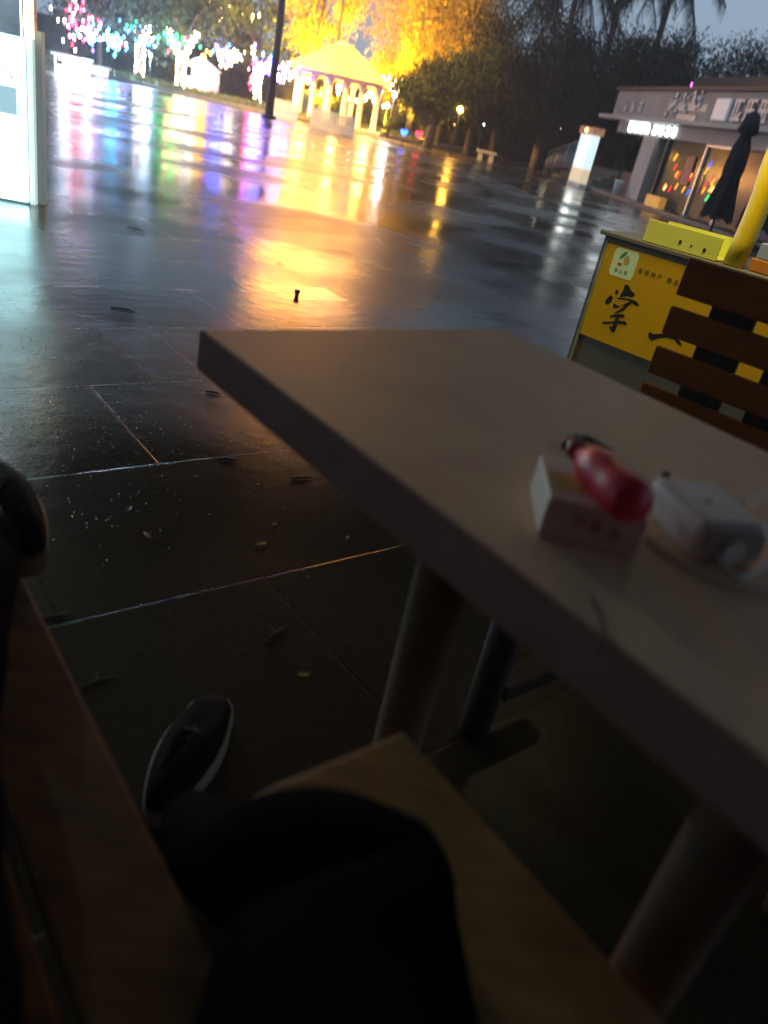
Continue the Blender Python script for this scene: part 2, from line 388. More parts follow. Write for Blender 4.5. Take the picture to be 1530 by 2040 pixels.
# ------------------------------------------------------------ fairy lights
LC = dict(white=((1,.9,.75),30), warm=((1,.70,.28),32), blue=((.02,.12,1),60), red=((1,.01,.03),60), green=((.01,1,.2),45), cyan=((.03,.6,1),60), pink=((1,.10,.30),38), violet=((.12,.04,1),45), amber=((1,.38,.02),50))
LM = {k: glow(k+'_bulb', c, e) for k, (c, e) in LC.items()}
def bulbs(pts, cols, label, seed, r=.035):
    rnd = random.Random(seed); b = MB(); ms = [LM[c] for c in cols]+[M_black]
    for p in pts: b.ball(p, r*rnd.uniform(.7,1.3), rnd.randrange(len(cols)), 5, 3, (1,1,1.7))
    for a, c in zip(pts[:-1], pts[1:]):
        b.tube([a, (a+c)/2-Vector((0,0,.03)), c], .006, 3, len(cols), cap=False)
    return tag(b.build('string_lights', ms), label, 'string lights', 'fairy lights in the trees')
def spiral(q, z0, z1, r, n, lean=(0,0)):
    return [Vector((q.x+lean[0]*(z-z0)+r*math.cos(i*1.1), q.y-.02+lean[1]*(z-z0)+r*math.sin(i*1.1), z)) for i in range(n) for z in [z0+(z1-z0)*i/n]]
def cluster(x, y, Y, sx, sz, n, seed):
    rnd = random.Random(seed); c = far(x, y, Y)
    return sorted([c+Vector((rnd.gauss(0,sx), rnd.uniform(-.4,.4), rnd.gauss(0,sz))) for i in range(n)], key=lambda v: v.x)
bulbs(spiral(LTP[1], .3, 1.6, .2, 36)+spiral(LTP[1]+Vector((0,0,0)), 1.5, 2.4, .15, 24, (.45,0)), ['warm','white'], 'warm white lights wound round the second tree trunk from the left', 1)
bulbs(spiral(LTP[2], .2, 1.3, .2, 34)+spiral(LTP[2], 1.2, 2.5, .13, 32, (.5,0))+spiral(LTP[2], 1.2, 2.4, .13, 32, (-.55,0)), ['white','warm'], 'bright white lights on the forked trunk left of the tent', 2)
bulbs(spiral(LTP[3], .5, 1.4, .2, 30)+spiral(LTP[3], 1.1, 2.2, .14, 26, (.5,0))+spiral(LTP[3], 1.1, 2.0, .14, 22, (-.4,0)), ['warm','white'], 'warm white lights on the fork right of the tent', 3)
bulbs(spiral(LTP[4], .2, 1.5, .18, 34, (-.1,0))+spiral(LTP[4], 1.3, 2.6, .12, 26, (-.4,0))+spiral(LTP[4], 1.3, 2.2, .12, 20, (.5,0)), ['white','warm'], 'white lights on the trunk left of the dark mast', 4)
bulbs(cluster(152,50,37.5,.35,.4,56,5), ['pink','red','white'], 'pink and red lights in the leftmost tree crown', 5, .045)
bulbs(cluster(183,68,37.6,.25,.32,34,55), ['blue','violet','white'], 'blue lights at the right of the leftmost tree crown', 55, .045)
bulbs(cluster(226,80,38.5,.25,.22,36,6), ['cyan','cyan','white'], 'cyan and white lights hanging in the second crown', 6, .045)
bulbs(cluster(242,92,38.4,.14,.12,12,61), ['red','blue'], 'few red and blue lights low in the second crown', 61)
bulbs(cluster(262,55,39,.25,.2,14,7), ['blue','green'], 'few blue and green lights above the second tree', 7)
bulbs(cluster(290,82,38.5,.25,.22,24,8), ['blue','white'], 'blue and white patch of lights between the second and third trees', 8)
bulbs(cluster(350,82,38.5,.35,.2,34,9), ['green','green','red'], 'green and red lights over the forked trunk', 9, .045)
bulbs(cluster(405,130,38.0,.16,.25,18,91), ['amber'], 'orange lights at the right side of the tent', 91, .045)
bulbs(cluster(446,105,38.5,.28,.18,40,10), ['blue','violet'], 'blue and violet lights above the tent side tree', 10, .045)
bulbs(cluster(472,112,38.5,.2,.18,18,101), ['white','warm'], 'white patch of lights between the tent side tree and the mast', 101)
bulbs(cluster(508,150,37.5,.12,.4,24,102), ['red','pink'], 'red and pink lights hanging low left of the dark mast', 102, .045)
bulbs(cluster(530,135,35,.28,.2,56,11), ['violet','blue'], 'blue and violet lights around the dark mast', 11, .05)
bulbs(cluster(562,150,35.5,.22,.22,30,12), ['white','violet'], 'white and violet lights just right of the dark mast', 12, .045)
bulbs(cluster(420,22,52,.8,.3,10,13)+cluster(490,35,52,.6,.25,8,14), ['warm'], 'few yellow lights high in the tall tree', 13, .08)
bulbs(cluster(790,172,38,.5,.18,26,15), ['white','warm'], 'white lights strung right of the pavilion roof', 15, .04)
bulbs([far(620+18*i, 178+3.6*i+6*math.sin(i*1.7), 40) for i in range(9)], ['warm','white'], 'lights strung inside the pavilion', 16, .07)

# ------------------------------------------------------------ lit stalls at the left edge of the plaza
def booth(px0, px1, ytop, ybot, Y, cols, label, seed):
    b0 = far(px0, ybot, Y); b1 = far(px1, ybot, Y); wv = (b1-b0).length; z1 = far(px0, ytop, Y).z
    Mx = frame(b0, Vector((b1.x-b0.x, 0, 0))); root = empty('light_booth', (b0.x, b0.y, 0), label, 'booth')
    m = MB(); m.box(0, wv, 0, .9, 0, z1*.42, Mx); m.build('counter', M_white, root, bevel=.01)
    m = MB(); m.box(0, wv, .85, .9, z1*.42, z1, Mx); m.build('back_panel', glow('booth_panel', (.85,.85,1), .9), root)
    m = MB(); m.box(-.08, wv+.08, -.1, 1.0, z1, z1+.07, Mx); m.build('roof', M_white, root, bevel=.01)
    for s in (0, wv-.05):
        m = MB(); m.box(s, s+.05, 0, .05, z1*.42, z1, Mx); m.build('post', M_white, root)
    rnd = random.Random(seed)
    for i in range(7):
        x = wv*(i+.5)/7; m = MB(); hh = rnd.uniform(.3,.8)*z1*.55
        m.box(x-.035, x+.035, .3, .37, z1-.02-hh, z1-.02, Mx); m.build('light_tube', LM[cols[i % len(cols)]], root)
    return root
booth(108, 158, 108, 165, 31, ['white','pink','blue','red','white','green'], 'white booth hung with coloured light tubes by the tall sign', 1)
booth(160, 196, 128, 158, 33, ['white','cyan','warm','red'], 'smaller white booth with cyan and red lights', 2)
def tent(px0, px1, yt, yb, Y, label):
    a = far(px0, yb, Y); c = far(px1, yb, Y); wv = (c-a).length; zt = far(px0, yt, Y).z
    Mx = frame(a, Vector((1,0,0))); root = empty('tent', (a.x, a.y, 0), label, 'tent')
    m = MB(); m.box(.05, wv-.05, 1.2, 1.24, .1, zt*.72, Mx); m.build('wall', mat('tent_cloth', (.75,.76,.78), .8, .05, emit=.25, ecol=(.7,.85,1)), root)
    m = MB(); v = [Mx @ Vector(q) for q in ((-.1,-.1,zt*.7),(wv+.1,-.1,zt*.7),(wv+.1,1.4,zt*.7),(-.1,1.4,zt*.7),(wv*.5,.6,zt*1.05))]
    m.add(v, [(0,1,4),(1,2,4),(2,3,4),(3,0,4)]); m.build('canopy', mat('tent_cloth', (.75,.76,.78)), root)
    for x in (0, wv):
        for y in (0, 1.25):
            m = MB(); m.tube([Mx @ Vector((x,y,0)), Mx @ Vector((x,y,zt*.7))], .025, 6); m.build('leg', M_white, root)
    m = MB(); m.box(.1, wv-.1, .1, .55, 0, .7, Mx); m.build('counter', M_white, root)
    m = MB(); m.box(wv*.3, wv*.7, .5, .58, zt*.62, zt*.66, Mx); m.build('lamp', glow('tent_lamp', (.8,.9,1), 9), root)
for x, y, Y, pw, c in ((133,120,29.5,500,(.6,.75,1)), (180,135,31.5,400,(.4,.85,1)), (390,120,38.2,26,(.8,.9,1)), (300,110,37,600,(.45,.7,1))):  # added lamps that brighten the left trees and the haze
    p = far(x, y, Y); q0 = empty('work_lamp', p, {133:'bluish work lamp over the larger lit booth',180:'bluish work lamp over the smaller lit booth',390:'white work lamp in front of the tent',300:'bluish lamp between the second and third lit trees'}[x], 'lamp', 'work lamps over the lit stalls')
    m = MB(); m.ball(p, .07, 0, 8, 6); m.build('bulb', glow('work_%d' % x, c, 60), q0)
    m = MB(); m.tube([Vector((p.x,p.y,0)), p-Vector((0,0,.06))], .02, 6); m.build('pole', M_black, q0)
    lamp('lamp_light', p-Vector((0,.25,0)), pw, c, .12, parent=q0)
tent(362, 418, 105, 175, 39.5, 'white tent lit from inside between the lit trees')

# ------------------------------------------------------------ mast and pavilion
MP = g2(535, 236)
root = empty('floodlight_mast', MP, 'tall dark lamp mast standing on the plaza edge left of the pavilion', 'mast')
m = MB(); m.tube([MP, MP+Vector((.03,0,3.0)), MP+Vector((.05,0,7.5))], [.16,.13,.09], 12); m.build('pole', mat('mast_paint', (.07,.05,.05), .5), root)
m = MB(); m.tube([MP, MP+Vector((0,0,.12))], .28, 12); m.build('base_plate', M_black, root)
m = MB(); m.tube([MP+Vector((.05,0,4.3)), MP+Vector((.30,-.05,3.75))], .035, 6); m.build('bracket', M_black, root)
m = MB(); m.box(-.5,.5,-.15,.15,7.4,7.55, Matrix.Translation(MP)); m.build('lamp_head', M_black, root)
m = MB(); m.box(-.45,.45,-.1,.1,7.375,7.398, Matrix.Translation(MP)); m.build('lamp_glass', glow('flood', (1,.8,.4), 12), root)
PC = far(668, 230, 38.0); PC = Vector((PC.x, PC.y, 0))
lamp('flood_light', MP+Vector((0,.1,7.3)), 30000, (1,.52,.08), .25, 'SPOT', PC+Vector((0,0,1.6)), root, 105)
m2 = far(652, 230, 40.2); m2 = Vector((m2.x, m2.y, 0))
root = empty('floodlight_mast', m2, 'slender mast rising behind the pavilion roof with an amber plaza light above the picture', 'mast')
m = MB(); m.tube([m2, m2+Vector((0,0,7.0))], [.07,.05], 10); m.build('pole', mat('mast_paint', (.07,.05,.05), .5), root)
m = MB(); m.box(-.5,.5,-.12,.12,7.0,7.3, Matrix.Translation(m2)); m.build('lamp_head', M_black, root)
m = MB(); m.box(-.45,.45,-.14,-.122,7.03,7.27, Matrix.Translation(m2)); m.build('lamp_glass', glow('amberflood', (1,.42,.08), 14), root)
lamp('plaza_light', m2+Vector((0,-.6,7.0)), 2700, (1,.40,.10), 3.0, 'SPOT', Vector((0,2,0)), root, 100)  # added amber lamp, warms the table and the plaza reflections
WY = (1,.52,.02)
def pavilion():
    r0 = empty('pavilion', PC, 'open white pavilion with columns and a hipped roof glowing yellow', 'pavilion')
    M_col = mat('pavilion_stone', (.62,.50,.42), .6, .1, 3)
    fr = frame(PC, Vector((1, .12, 0)))
    e0 = 1.82; hw, hd = 1.95, 1.4
    for i, (x, y) in enumerate([(-1.75,-1.2),(-1.05,-1.2),(-.35,-1.2),(.35,-1.2),(1.05,-1.2),(1.75,-1.2),(-1.75,1.2),(-.6,1.2),(.6,1.2),(1.75,1.2)]):
        m = MB(); p = fr @ Vector((x, y, .0))
        m.lathe([(0,0),(.2,0),(.2,.12),(.13,.16),(.12,e0-.2),(.17,e0-.12),(.17,e0),(0,e0)], p, 12); m.build('column', M_col, r0)
    m = MB(); m.box(-1.92,1.92,-1.35,1.35,e0,e0+.2, fr); m.build('beam', M_col, r0, bevel=.02)
    m = MB(); v = [fr @ Vector(q) for q in ((-hw-.35,-hd-.35,e0+.18),(hw+.35,-hd-.35,e0+.18),(hw+.35,hd+.35,e0+.18),(-hw-.35,hd+.35,e0+.18),(-.35,0,e0+1.35),(.35,0,e0+1.35))]
    m.add(v, [(0,1,5,4),(1,2,5),(2,3,4,5),(3,0,4),(3,2,1,0)])
    rf = m.build('roof', mat('roof_tiles', (.80,.56,.22), .55, .12, 6, bump=.5), r0)
    m = MB()
    for k in range(22):
        x = -hw-.3+(2*hw+.6)*k/21; t = 1-min(1, abs(x)/(hw+.35))*1; top = fr @ Vector((max(-.35,min(.35,x)) + (x-max(-.35,min(.35,x)))*.02, -.03, e0+1.37))
        if abs(x) < .4: m.tube([fr @ Vector((x,-hd-.36,e0+.2)), fr @ Vector((x,-.02,e0+1.37))], .03, 5)
    m.build('roof_ribs', mat('roof_tiles', (.80,.56,.22)), rf)
    m = MB(); m.tube([fr @ Vector((-.4,0,e0+1.36)), fr @ Vector((.4,0,e0+1.36))], .08, 8); m.build('ridge', M_col, rf)
    m = MB(); m.box(-2.1,2.1,-1.6,1.6,.0,.14, fr); m.build('plinth', M_conc, r0)
    for i, x in enumerate((-1.4, 0, 1.4)):
        c = fr @ Vector((x, -.2, e0-.25)); m = MB(); m.ball(c, .13, 0, 10, 8); m.build('lamp_globe', glow('pav_globe', (1,.45,.08), 160), r0)
    for x in (-1.5, 0., 1.5):
        lamp('pavilion_light', fr @ Vector((x, -.2, e0-.35)), 420, (1,.42,.06), .15, parent=r0)
pavilion()
def uplight(p, power, aim, label, col=WY):
    r0 = empty('uplight', p, label, 'floodlight', 'floodlights on the ground'); m = MB()
    m.lathe([(0,0),(.14,0),(.16,.14),(.13,.15),(0,.15)], p, 12); m.build('housing', M_black, r0)
    m = MB(); m.lathe([(0,.155),(.12,.155),(.12,.165),(0,.165)], p, 12); m.build('glass', glow('up', col, 6), r0)
    lamp('uplight_beam', p+Vector((0,0,.3)), power, col, .12, 'SPOT', aim, r0, 110)
for i, (x, Y, pw, lb) in enumerate([(570,38.5,12500,'yellow ground floodlight behind the left end of the pavilion'), (640,40.3,12500,'yellow ground floodlight behind the pavilion'), (770,38.3,15000,'yellow ground floodlight at the right end of the pavilion'), (850,39.5,9000,'yellow ground floodlight under the golden tree')]):
    p = far(x, 230, Y); p.z = .1; uplight(p, pw, p+Vector((.2, 2.0, 4.5)), lb)
# picket fence in front
def pickets(px0, px1, label, n):
    a = g2(*px0, .0); c = g2(*px1, .0); r0 = empty('picket_fence', a, label, 'fence', 'low white picket fences')
    Mx = frame(a, c-a); ln = (c-a).length; m = MB()
    for i in range(n):
        x = ln*i/(n-1); m.poly([(x-.035,.0),(x+.035,0),(x+.035,.62),(x,.70),(x-.035,.62)], Mx, -.01, .01)
    m.build('pickets', M_white, r0)
    for z in (.15,.5):
        m = MB(); m.box(0, ln, .012, .035, z, z+.05, Mx); m.build('rail', M_white, r0)
pickets((540,233), (590,246), 'short white picket fence right beside the dark mast', 13)
pickets((618,252), (702,272), 'white picket fence in front of the pavilion', 20)

# ------------------------------------------------------------ street lamps far off
def street_lamp(x, y, Y, col, e, label, r=.10, group='street lamps in the park', power=0):
    c = far(x, y, Y); p = Vector((c.x, c.y, 0)); r0 = empty('street_lamp', p, label, 'lamp', group)
    m = MB(); m.tube([p, Vector((p.x,p.y,c.z-r))], [.05,.03], 6); m.build('pole', M_black, r0)
    m = MB(); m.ball(c, r, 0, 8, 6); m.build('lamp_globe', glow(label.split()[0]+'_%d' % int(x), col, e), r0)
    m = MB(); m.lathe([(r*1.1,0),(r*.2,r*.5),(0,r*.5)], c+Vector((0,0,r*.9)), 8); m.build('cap', M_black, r0)
    if power: lamp('lamp_light', c-Vector((0,.3,0)), power, col, .12, parent=r0)
street_lamp(787,186,37.5,(.95,.97,1),90,'white street lamp beside the pavilion, brightest of the white ones',.15, power=40)
street_lamp(772,210,39,(1,.95,.6),30,'small yellowish lamp low beside the pavilion',.10)
street_lamp(917,218,36,(1,.45,.05),110,'orange street lamp in front of the dark trees',.12, power=25)
street_lamp(940,255,40,(1,.9,.7),16,'dim white lamp low in the dark hedge, left one',.06)
street_lamp(963,248,41,(.9,.95,1),16,'dim white lamp low in the dark hedge, right one',.06)
street_lamp(1116,256,38,(1,.85,.6),40,'warm lamp left of the stair railing',.09)
street_lamp(1090,255,40,(1,.95,.8),12,'tiny dim lamp left of the warm lamp',.05)
street_lamp(905,248,41,(1,.6,.2),14,'tiny orange lamp under the dark trees',.06)
street_lamp(845,212,42,(1,.95,.7),24,'lamp shining through the bare tree',.09)
def light_box(x, y, Y, col, label):
    c = far(x, y, Y); r0 = empty('illuminated_sign', (c.x, c.y, 0), label, 'sign', 'small glowing heart signs'); Mx = frame(c, Vector((1,0,0)))
    s = .17; hp = [(s*.9*math.sin(t)**3, s*.85*(.8125*math.cos(t)-.3125*math.cos(2*t)-.125*math.cos(3*t)-.0625*math.cos(4*t))+c.z) for t in [6.283*k/24 for k in range(24)]]
    m = MB(); m.poly(hp, Mx, -.03, .03); m.build('heart', glow('heart_'+label.split()[0], col, 5), r0, fix=True)
    m = MB(); m.tube([Vector((c.x,c.y+.02,0)), Vector((c.x,c.y+.02,c.z-.1))], .02, 6); m.build('post', M_black, r0)
light_box(805,264,33.5,(.03,.15,1),'blue glowing heart at the plaza edge')
light_box(835,268,33.0,(1,.03,.05),'red glowing heart at the plaza edge')
# stone bench and sign post in front of dark hedge
p = g2(945,318); c = g2(985,327)
r0 = empty('stone_bench', p, 'low pale stone bench in front of the dark hedge', 'bench'); Mx = frame(p, c-p); ln=(c-p).length
m = MB(); m.box(0, ln, 0, .4, .32, .42, Mx); m.build('seat', M_conc, r0, bevel=.01)
for s in (.1, ln-.3):
    m = MB(); m.box(s, s+.2, .05, .35, 0, .318, Mx); m.build('leg', M_conc, r0)
p = g2(1042,322); r0 = empty('sign_post', p, 'thin grey pole with a small pale sign by the hedge', 'sign')
m = MB(); m.tube([p, p+Vector((0,0,2.4))], .04, 8); m.build('pole', M_steel, r0)
m = MB(); m.box(-.14,.14,-.06,-.045,.95,1.5, Matrix.Translation(p)); m.build('sign_plate', mat('pink_plate', (.6,.42,.42), .4), r0)

# ------------------------------------------------------------ the shop on the right
BP = at(1180, 378); BM = frame(BP, Vector((.207, -.978, 0)))      # local y points away to the right/back
def bpx(x, y, off=0): return onplane(BM, x, y, off)
shop = empty('shop_building', BP, 'low grey shop with lit letters, pillars and glass doors behind the parasols', 'building')
M_fas = mat('fascia_grey', (.29,.275,.25), .7, .18, 1.5, bump=.2)
M_pil = mat('pillar_render', (.40,.38,.34), .65, .12, 2)
M_dark = mat('shop_dark', (.02,.018,.018), .6, .2)
LX = 15
def bb(name, x0, x1, y0, y1, z0, z1, m, par=None, bev=0):
    q = MB(); q.box(x0, x1, y0, y1, z0, z1, BM); return q.build(name, m, par or shop, bevel=bev)
bb('plinth', -1.0, LX, -.35, 7, 0, .10, M_dconc, bev=.01)
bb('fascia', .05, LX, -.12, 6.8, 2.50, 3.30, M_fas, bev=.02)
bb('canopy_ledge', -.4, LX, -.45, .0, 2.38, 2.498, M_pil, bev=.015)
bb('lower_fascia', .6, LX, .02, .3, 2.02, 2.378, M_pil)
bb('parapet_cap', -.05, LX, -.2, 6.9, 3.302, 3.40, M_dark)
bb('roof_storey', 1.0, LX, 2.0, 6.5, 3.402, 4.1, M_dark)
bb('back_wall', .2, LX, 6.0, 6.2, .1, 2.5, M_dark)
bb('side_wall', .2, .4, 1.2, 5.99, .1, 2.5, M_dark)
bb('interior_ceiling', .45, LX, .35, 5.95, 2.3, 2.4, mat('ceiling_grey', (.2,.2,.2)))
bb('interior_floor', .45, LX, .35, 5.95, .102, .13, mat('shop_tiles', (.15,.13,.12), .25))
for x in (3.2, 12.2): bb('pillar', x, x+1.0 if x < 10 else x+.6, -.05, .35, .104, 2.02, M_pil, bev=.02)
bb('pillar', 4.85, 5.0, .02, .3, .104, 2.018, M_dark)
M_glass = mat('shop_glass', (.03,.06,.065), .16, .1, spec=.12)
gl = bb('window', 5.0, 7.25, .10, .14, .14, 2.0, M_glass)
gl2 = bb('window', 9.2, 12.1, .10, .14, .14, 2.0, M_glass)
dr = bb('glass_door', 7.45, 9.0, .10, .14, .14, 1.95, M_glass)
for a in ((7.35, 7.44, .04, .2, .11, 2.01), (9.01, 9.10, .04, .2, .11, 2.01), (7.441, 9.009, .04, .2, 1.955, 2.01)):
    q = MB(); q.box(*a, BM); q.build('door_frame', mat('bright_frame', (.7,.72,.75), .25, .05, metal=.3), dr)
q = MB(); q.tube([BM @ Vector((7.65,.04,.8)), BM @ Vector((7.65,.04,1.4))], .02, 8); q.build('handle', M_steel, dr)
# open shop front left of the pillar: poster, warm lamp, shelf, dark red counter
bb('counter', .95, 2.9, .55, 1.1, .131, .85, mat('maroon_panel', (.16,.02,.025), .35))
bb('shelf', 1.6, 3.0, .9, 1.2, 1.15, 1.2, mat('cyan_shelf', (.2,.4,.45), .3, emit=.25, ecol=(.3,.7,.8)))
bb('menu_board', 1.1, 3.1, 1.8, 1.85, 1.3, 2.1, mat('menu_dark', (.08,.07,.03), .4, .5, 5))
q = MB(); q.ball(BM @ Vector((2.35,.7,1.68)), .10, 0, 8, 6, (1,1,1.6)); q.build('pendant_lamp', glow('pendant', (1,.82,.55), 14), shop)
lamp('pendant_light', BM @ Vector((2.35,.5,1.6)), 2.5, (.9,.9,.8), .1, parent=shop)
# orange case; glowing streaks painting string light reflections on the glass
rnd = random.Random(8)
bb('display_case', 5.2, 6.2, -.22, .0, .104, .42, mat('orange_case', (.6,.3,.05), .4, emit=.25, ecol=(1,.5,.1)))
for i in range(26):
    q = MB(); x = rnd.uniform(5.1,7.1) if i < 14 else rnd.uniform(7.5,8.9); z = rnd.uniform(.6,1.5)
    c = rnd.choice(['amber','amber','warm','red','blue','green','white'])
    p0 = BM @ Vector((x, .088, z)); q.tube([p0, p0+(BM.to_3x3() @ Vector((.10,0,.16)))], .012, 5); q.build('neon_tube', mat('neon_'+c, LC[c][0], .4, .05, emit=3.0, ecol=LC[c][0]), gl if i < 14 else dr)
q = MB(); q.box(6.55, 6.95, .05, .09, .9, 1.65, BM); q.build('poster', mat('poster_red', (.35,.12,.08), .5, .3, 5), gl)
# lit letters: simple stroke characters, unreadable in the photo
def glyph(mb, x, z, s, M, y0, y1, rnd, t=.12):
    st = []
    for zz in (.08, .5, .92): 
        if rnd.random() < .8: st.append((.05, zz, .95, zz))
    for xx in (.2, .5, .8):
        if rnd.random() < .75: st.append((xx, .02, xx, .98))
    if rnd.random() < .6: st.append((.1,.4,.45,.0))
    if rnd.random() < .6: st.append((.9,.4,.55,.0))
    for k, (a, b_, c, d) in enumerate(st):
        dx, dz = c-a, d-b_; l = math.hypot(dx, dz); nx, nz = -dz/l*t/2, dx/l*t/2; o = k*.001
        mb.poly([(x+s*(a+nx), z+s*(b_+nz)), (x+s*(a-nx), z+s*(b_-nz)), (x+s*(c-nx), z+s*(d-nz)), (x+s*(c+nx), z+s*(d+nz))], M, y0-o, y1-o)
rnd = random.Random(3)
for i in range(8):
    q = MB(); x = 1.65+i*.46; 
    if i >= 4: x += .18
    glyph(q, x, 2.10, .26 if i < 4 else .22, BM, -.03, .015, rnd, .2); q.build('lit_letter', glow('letter', (.85,.95,1), 9 if i < 4 else 4), shop, fix=True)
for i in range(3):
    q = MB(); glyph(q, 1.05+i*.62, 2.66, .30, BM, -.17, -.122, rnd, .16); q.build('letter', mat('letter_pale', (.6,.58,.5), .35), shop, fix=True)
# leaf shaped metal emblem with frame
lv = MB(); rnd = random.Random(21)
for i in range(34):
    x = rnd.uniform(4.5,6.7); z = 2.72+ (x-4.5)*.05 + rnd.uniform(0,.45); a = rnd.uniform(0,6.28); l = rnd.uniform(.1,.22)
    dx, dz = math.cos(a)*l, math.sin(a)*l
    lv.poly([(x,z),(x+dx*.5-dz*.35,z+dz*.5+dx*.35),(x+dx,z+dz),(x+dx*.5+dz*.35,z+dz*.5-dx*.35)], BM, -.17-.001*i, -.125)
lv.box(4.45,6.9,-.127,-.1215,2.78,2.98,BM); lv.build('emblem', mat('emblem_metal', (.55,.55,.52), .35, .3), shop, fix=True)
bb('emblem_plate', 5.3, 6.5, -.15, -.122, 2.54, 2.68, mat('letter_pale', (.6,.58,.5)))
bb('sign_panel', 7.45, 8.25, -.20, -.122, 2.58, 3.12, mat('white_panel', (.6,.6,.58), .35, .1, emit=.12, ecol=(.8,.85,1)), bev=.04)
for i in range(5):
    q = MB(); glyph(q, 8.45+i*.62, 2.60, .52, BM, -.19, -.122, rnd, .15); q.build('letter', mat('letter_bronze', (.55,.55,.52), .35, .2), shop, fix=True)
q = MB(); q.tube([BM @ Vector((.8,2.0,3.55)), BM @ Vector((1.0,2.0,3.95))], .02, 6); q.build('neon_tube', glow('magenta', (1,.15,.9), 6), shop)
# lit advertising pillar
lp = empty('light_box', BM @ Vector((-.4,-.6,0)), 'tall white glowing advertising box at the foot of the stairs', 'light box')
def lb(name, x0, x1, z0, z1, m, y0=-.75, y1=-.45): q = MB(); q.box(x0, x1, y0, y1, z0, z1, BM); return q.build(name, m, lp, bevel=.01)
lb('base', -.85, .5, .0, .14, M_white)
lb('lower_panel', -.8, .45, .142, .62, mat('cream_lit', (.6,.5,.35), .4, .1, emit=.45, ecol=(1,.8,.5)))
lb('screen', -.8, .45, .622, 1.75, mat('box_lit', (.6,.7,.7), .4, .1, emit=.7, ecol=(.72,.95,.95)))
lb('bright_patch', -.5, .05, .75, 1.25, glow('patch', (.85,1,1), 6), -.757, -.752)
lb('bright_patch', -.2, .15, 1.4, 1.65, glow('patch', (.85,1,1), 6), -.757, -.752)
lb('header', -.95, .6, 1.76, 2.0, mat('header_brown', (.42,.2,.12), .5, .5, 6, emit=.12, ecol=(1,.45,.2)), -.8, -.4)
q = MB(); q.ball(BM @ Vector((-.1,-.83,1.88)), .07, 0, 8, 6); q.build('bulb', glow('boxbulb', (1,.6,.2), 5), lp)
# stairs with railing to the left of the shop
st = empty('staircase', BM @ Vector((-4,-.3,0)), 'dark stone steps beside the shop', 'stairs')
for i in range(5):
    q = MB(); q.box(-5.4+.0*i, -1.35, .1+.32*i, 2.2, .15*i, .15*i+.15-.004, BM); q.build('step', M_dconc, st, bevel=.012)
rl = empty('railing', BM @ Vector((-4,0,0)), 'grey metal railing sloping up beside the steps', 'railing')
for z in (.35, 1.0):
    q = MB(); q.tube([BM @ Vector((-6.1,-.1,z*.9)), BM @ Vector((-1.3,-.1,z*1.0+.75*(z>.5)+.3*(z<.5)))], .03, 8); q.build('rail', M_steel, rl)
for i in range(17):
    t = i/16; x = -6.1+4.8*t; q = MB(); q.tube([BM @ Vector((x,-.1,.0)), BM @ Vector((x,-.1,.9+.85*t))], .016 if i % 4 else .03, 6); q.build('baluster', M_steel, rl)
# small white waste bin at the pillar
p = BM @ Vector((2.95,-.28,.10)); r0 = empty('waste_bin', p, 'small white bin at the foot of the shop pillar', 'bin')
q = MB(); q.lathe([(0,0),(.13,0),(.16,.42),(.17,.44),(.17,.46),(0,.47)], p, 12); q.build('bin_body', M_white, r0)

# folded parasols
def parasol(p, h, label, seed):
    p = Vector((p.x, p.y, 0)); r0 = empty('folded_parasol', p, label, 'parasol', 'folded black parasols')
    m = MB(); m.tube([p, p+Vector((0,0,h+.1))], .03, 8); m.build('pole', M_black, r0)
    m = MB(); m.lathe([(0,0),(.32,0),(.32,.06),(.1,.10),(0,.10)], p, 16); m.build('base', M_black, r0)
    m = MB(); n = 24; vs = []; prof = [(.06,h),(.16,h-.08),(.24,h-.42),(.12,h-.50),(.20,h-.75),(.23,h-1.2),(.20,h-1.35),(.27,h-1.8),(.33,h-2.1),(.36,.42)]
    for i, (r, z) in enumerate(prof):
        for k in range(n):
            th = 6.283*k/n; rr = r*(1+.22*math.sin(th*6+seed)*(i/9)); zz = z - (.10*(k % 4 == 0) if i == 9 else 0)
            vs.append(p+Vector((rr*math.cos(th), rr*math.sin(th), zz)))
    fs = [(i*n+k, i*n+(k+1)%n, (i+1)*n+(k+1)%n, (i+1)*n+k) for i in range(len(prof)-1) for k in range(n)]
    m.add(vs, fs, 0, True); m.build('canopy', mat('parasol_cloth', (.012,.012,.016), .8, .3), r0)
    m = MB(); m.tube([p+Vector((-.24,0,h-1.33)), p+Vector((0,-.25,h-1.34)), p+Vector((.24,0,h-1.33))], .02, 5); m.build('strap', M_black, r0)
parasol(at(1412,468), 2.7, 'folded black parasol left of the yellow post', 1)
parasol(at(1487,492), 2.8, 'folded black parasol right of the yellow post', 2)

# ------------------------------------------------------------ tall bright sign at the left edge
KP = at(58, 408); KM = frame(KP, Vector((-1, -.25, 0)))
ks = empty('lit_sign', KP, 'tall blinding white and cyan lit shop sign at the left edge', 'sign')
def kb_(name, x0, x1, y0, y1, z0, z1, m, bev=0): q = MB(); q.box(x0, x1, y0, y1, z0, z1, KM); return q.build(name, m, ks, bevel=bev)
kb_('cabinet', 0, 1.6, -.35, -.02, .0, 2.6, mat('cabinet_grey', (.35,.38,.4), .4), .01)
M_kg = glow('kiosk', (.50,.92,1), 4.5)
kb_('light_panel', .0, 1.55, .0, .015, .02, .60, M_kg)
kb_('light_panel', .0, .06, .0, .015, .602, .78, M_kg)
kb_('light_panel', .0, 1.55, .0, .015, .782, 1.10, M_kg)
kb_('dark_panel', .062, 1.55, .0, .012, .604, .778, mat('grey_blue_panel', (.15,.22,.24), .3, emit=.55, ecol=(.5,.85,.95)))
kb_('header_panel', .0, 1.55, .0, .012, 1.104, 1.9, mat('header_blue', (.20,.26,.32), .4, emit=.10, ecol=(.5,.7,.9)))
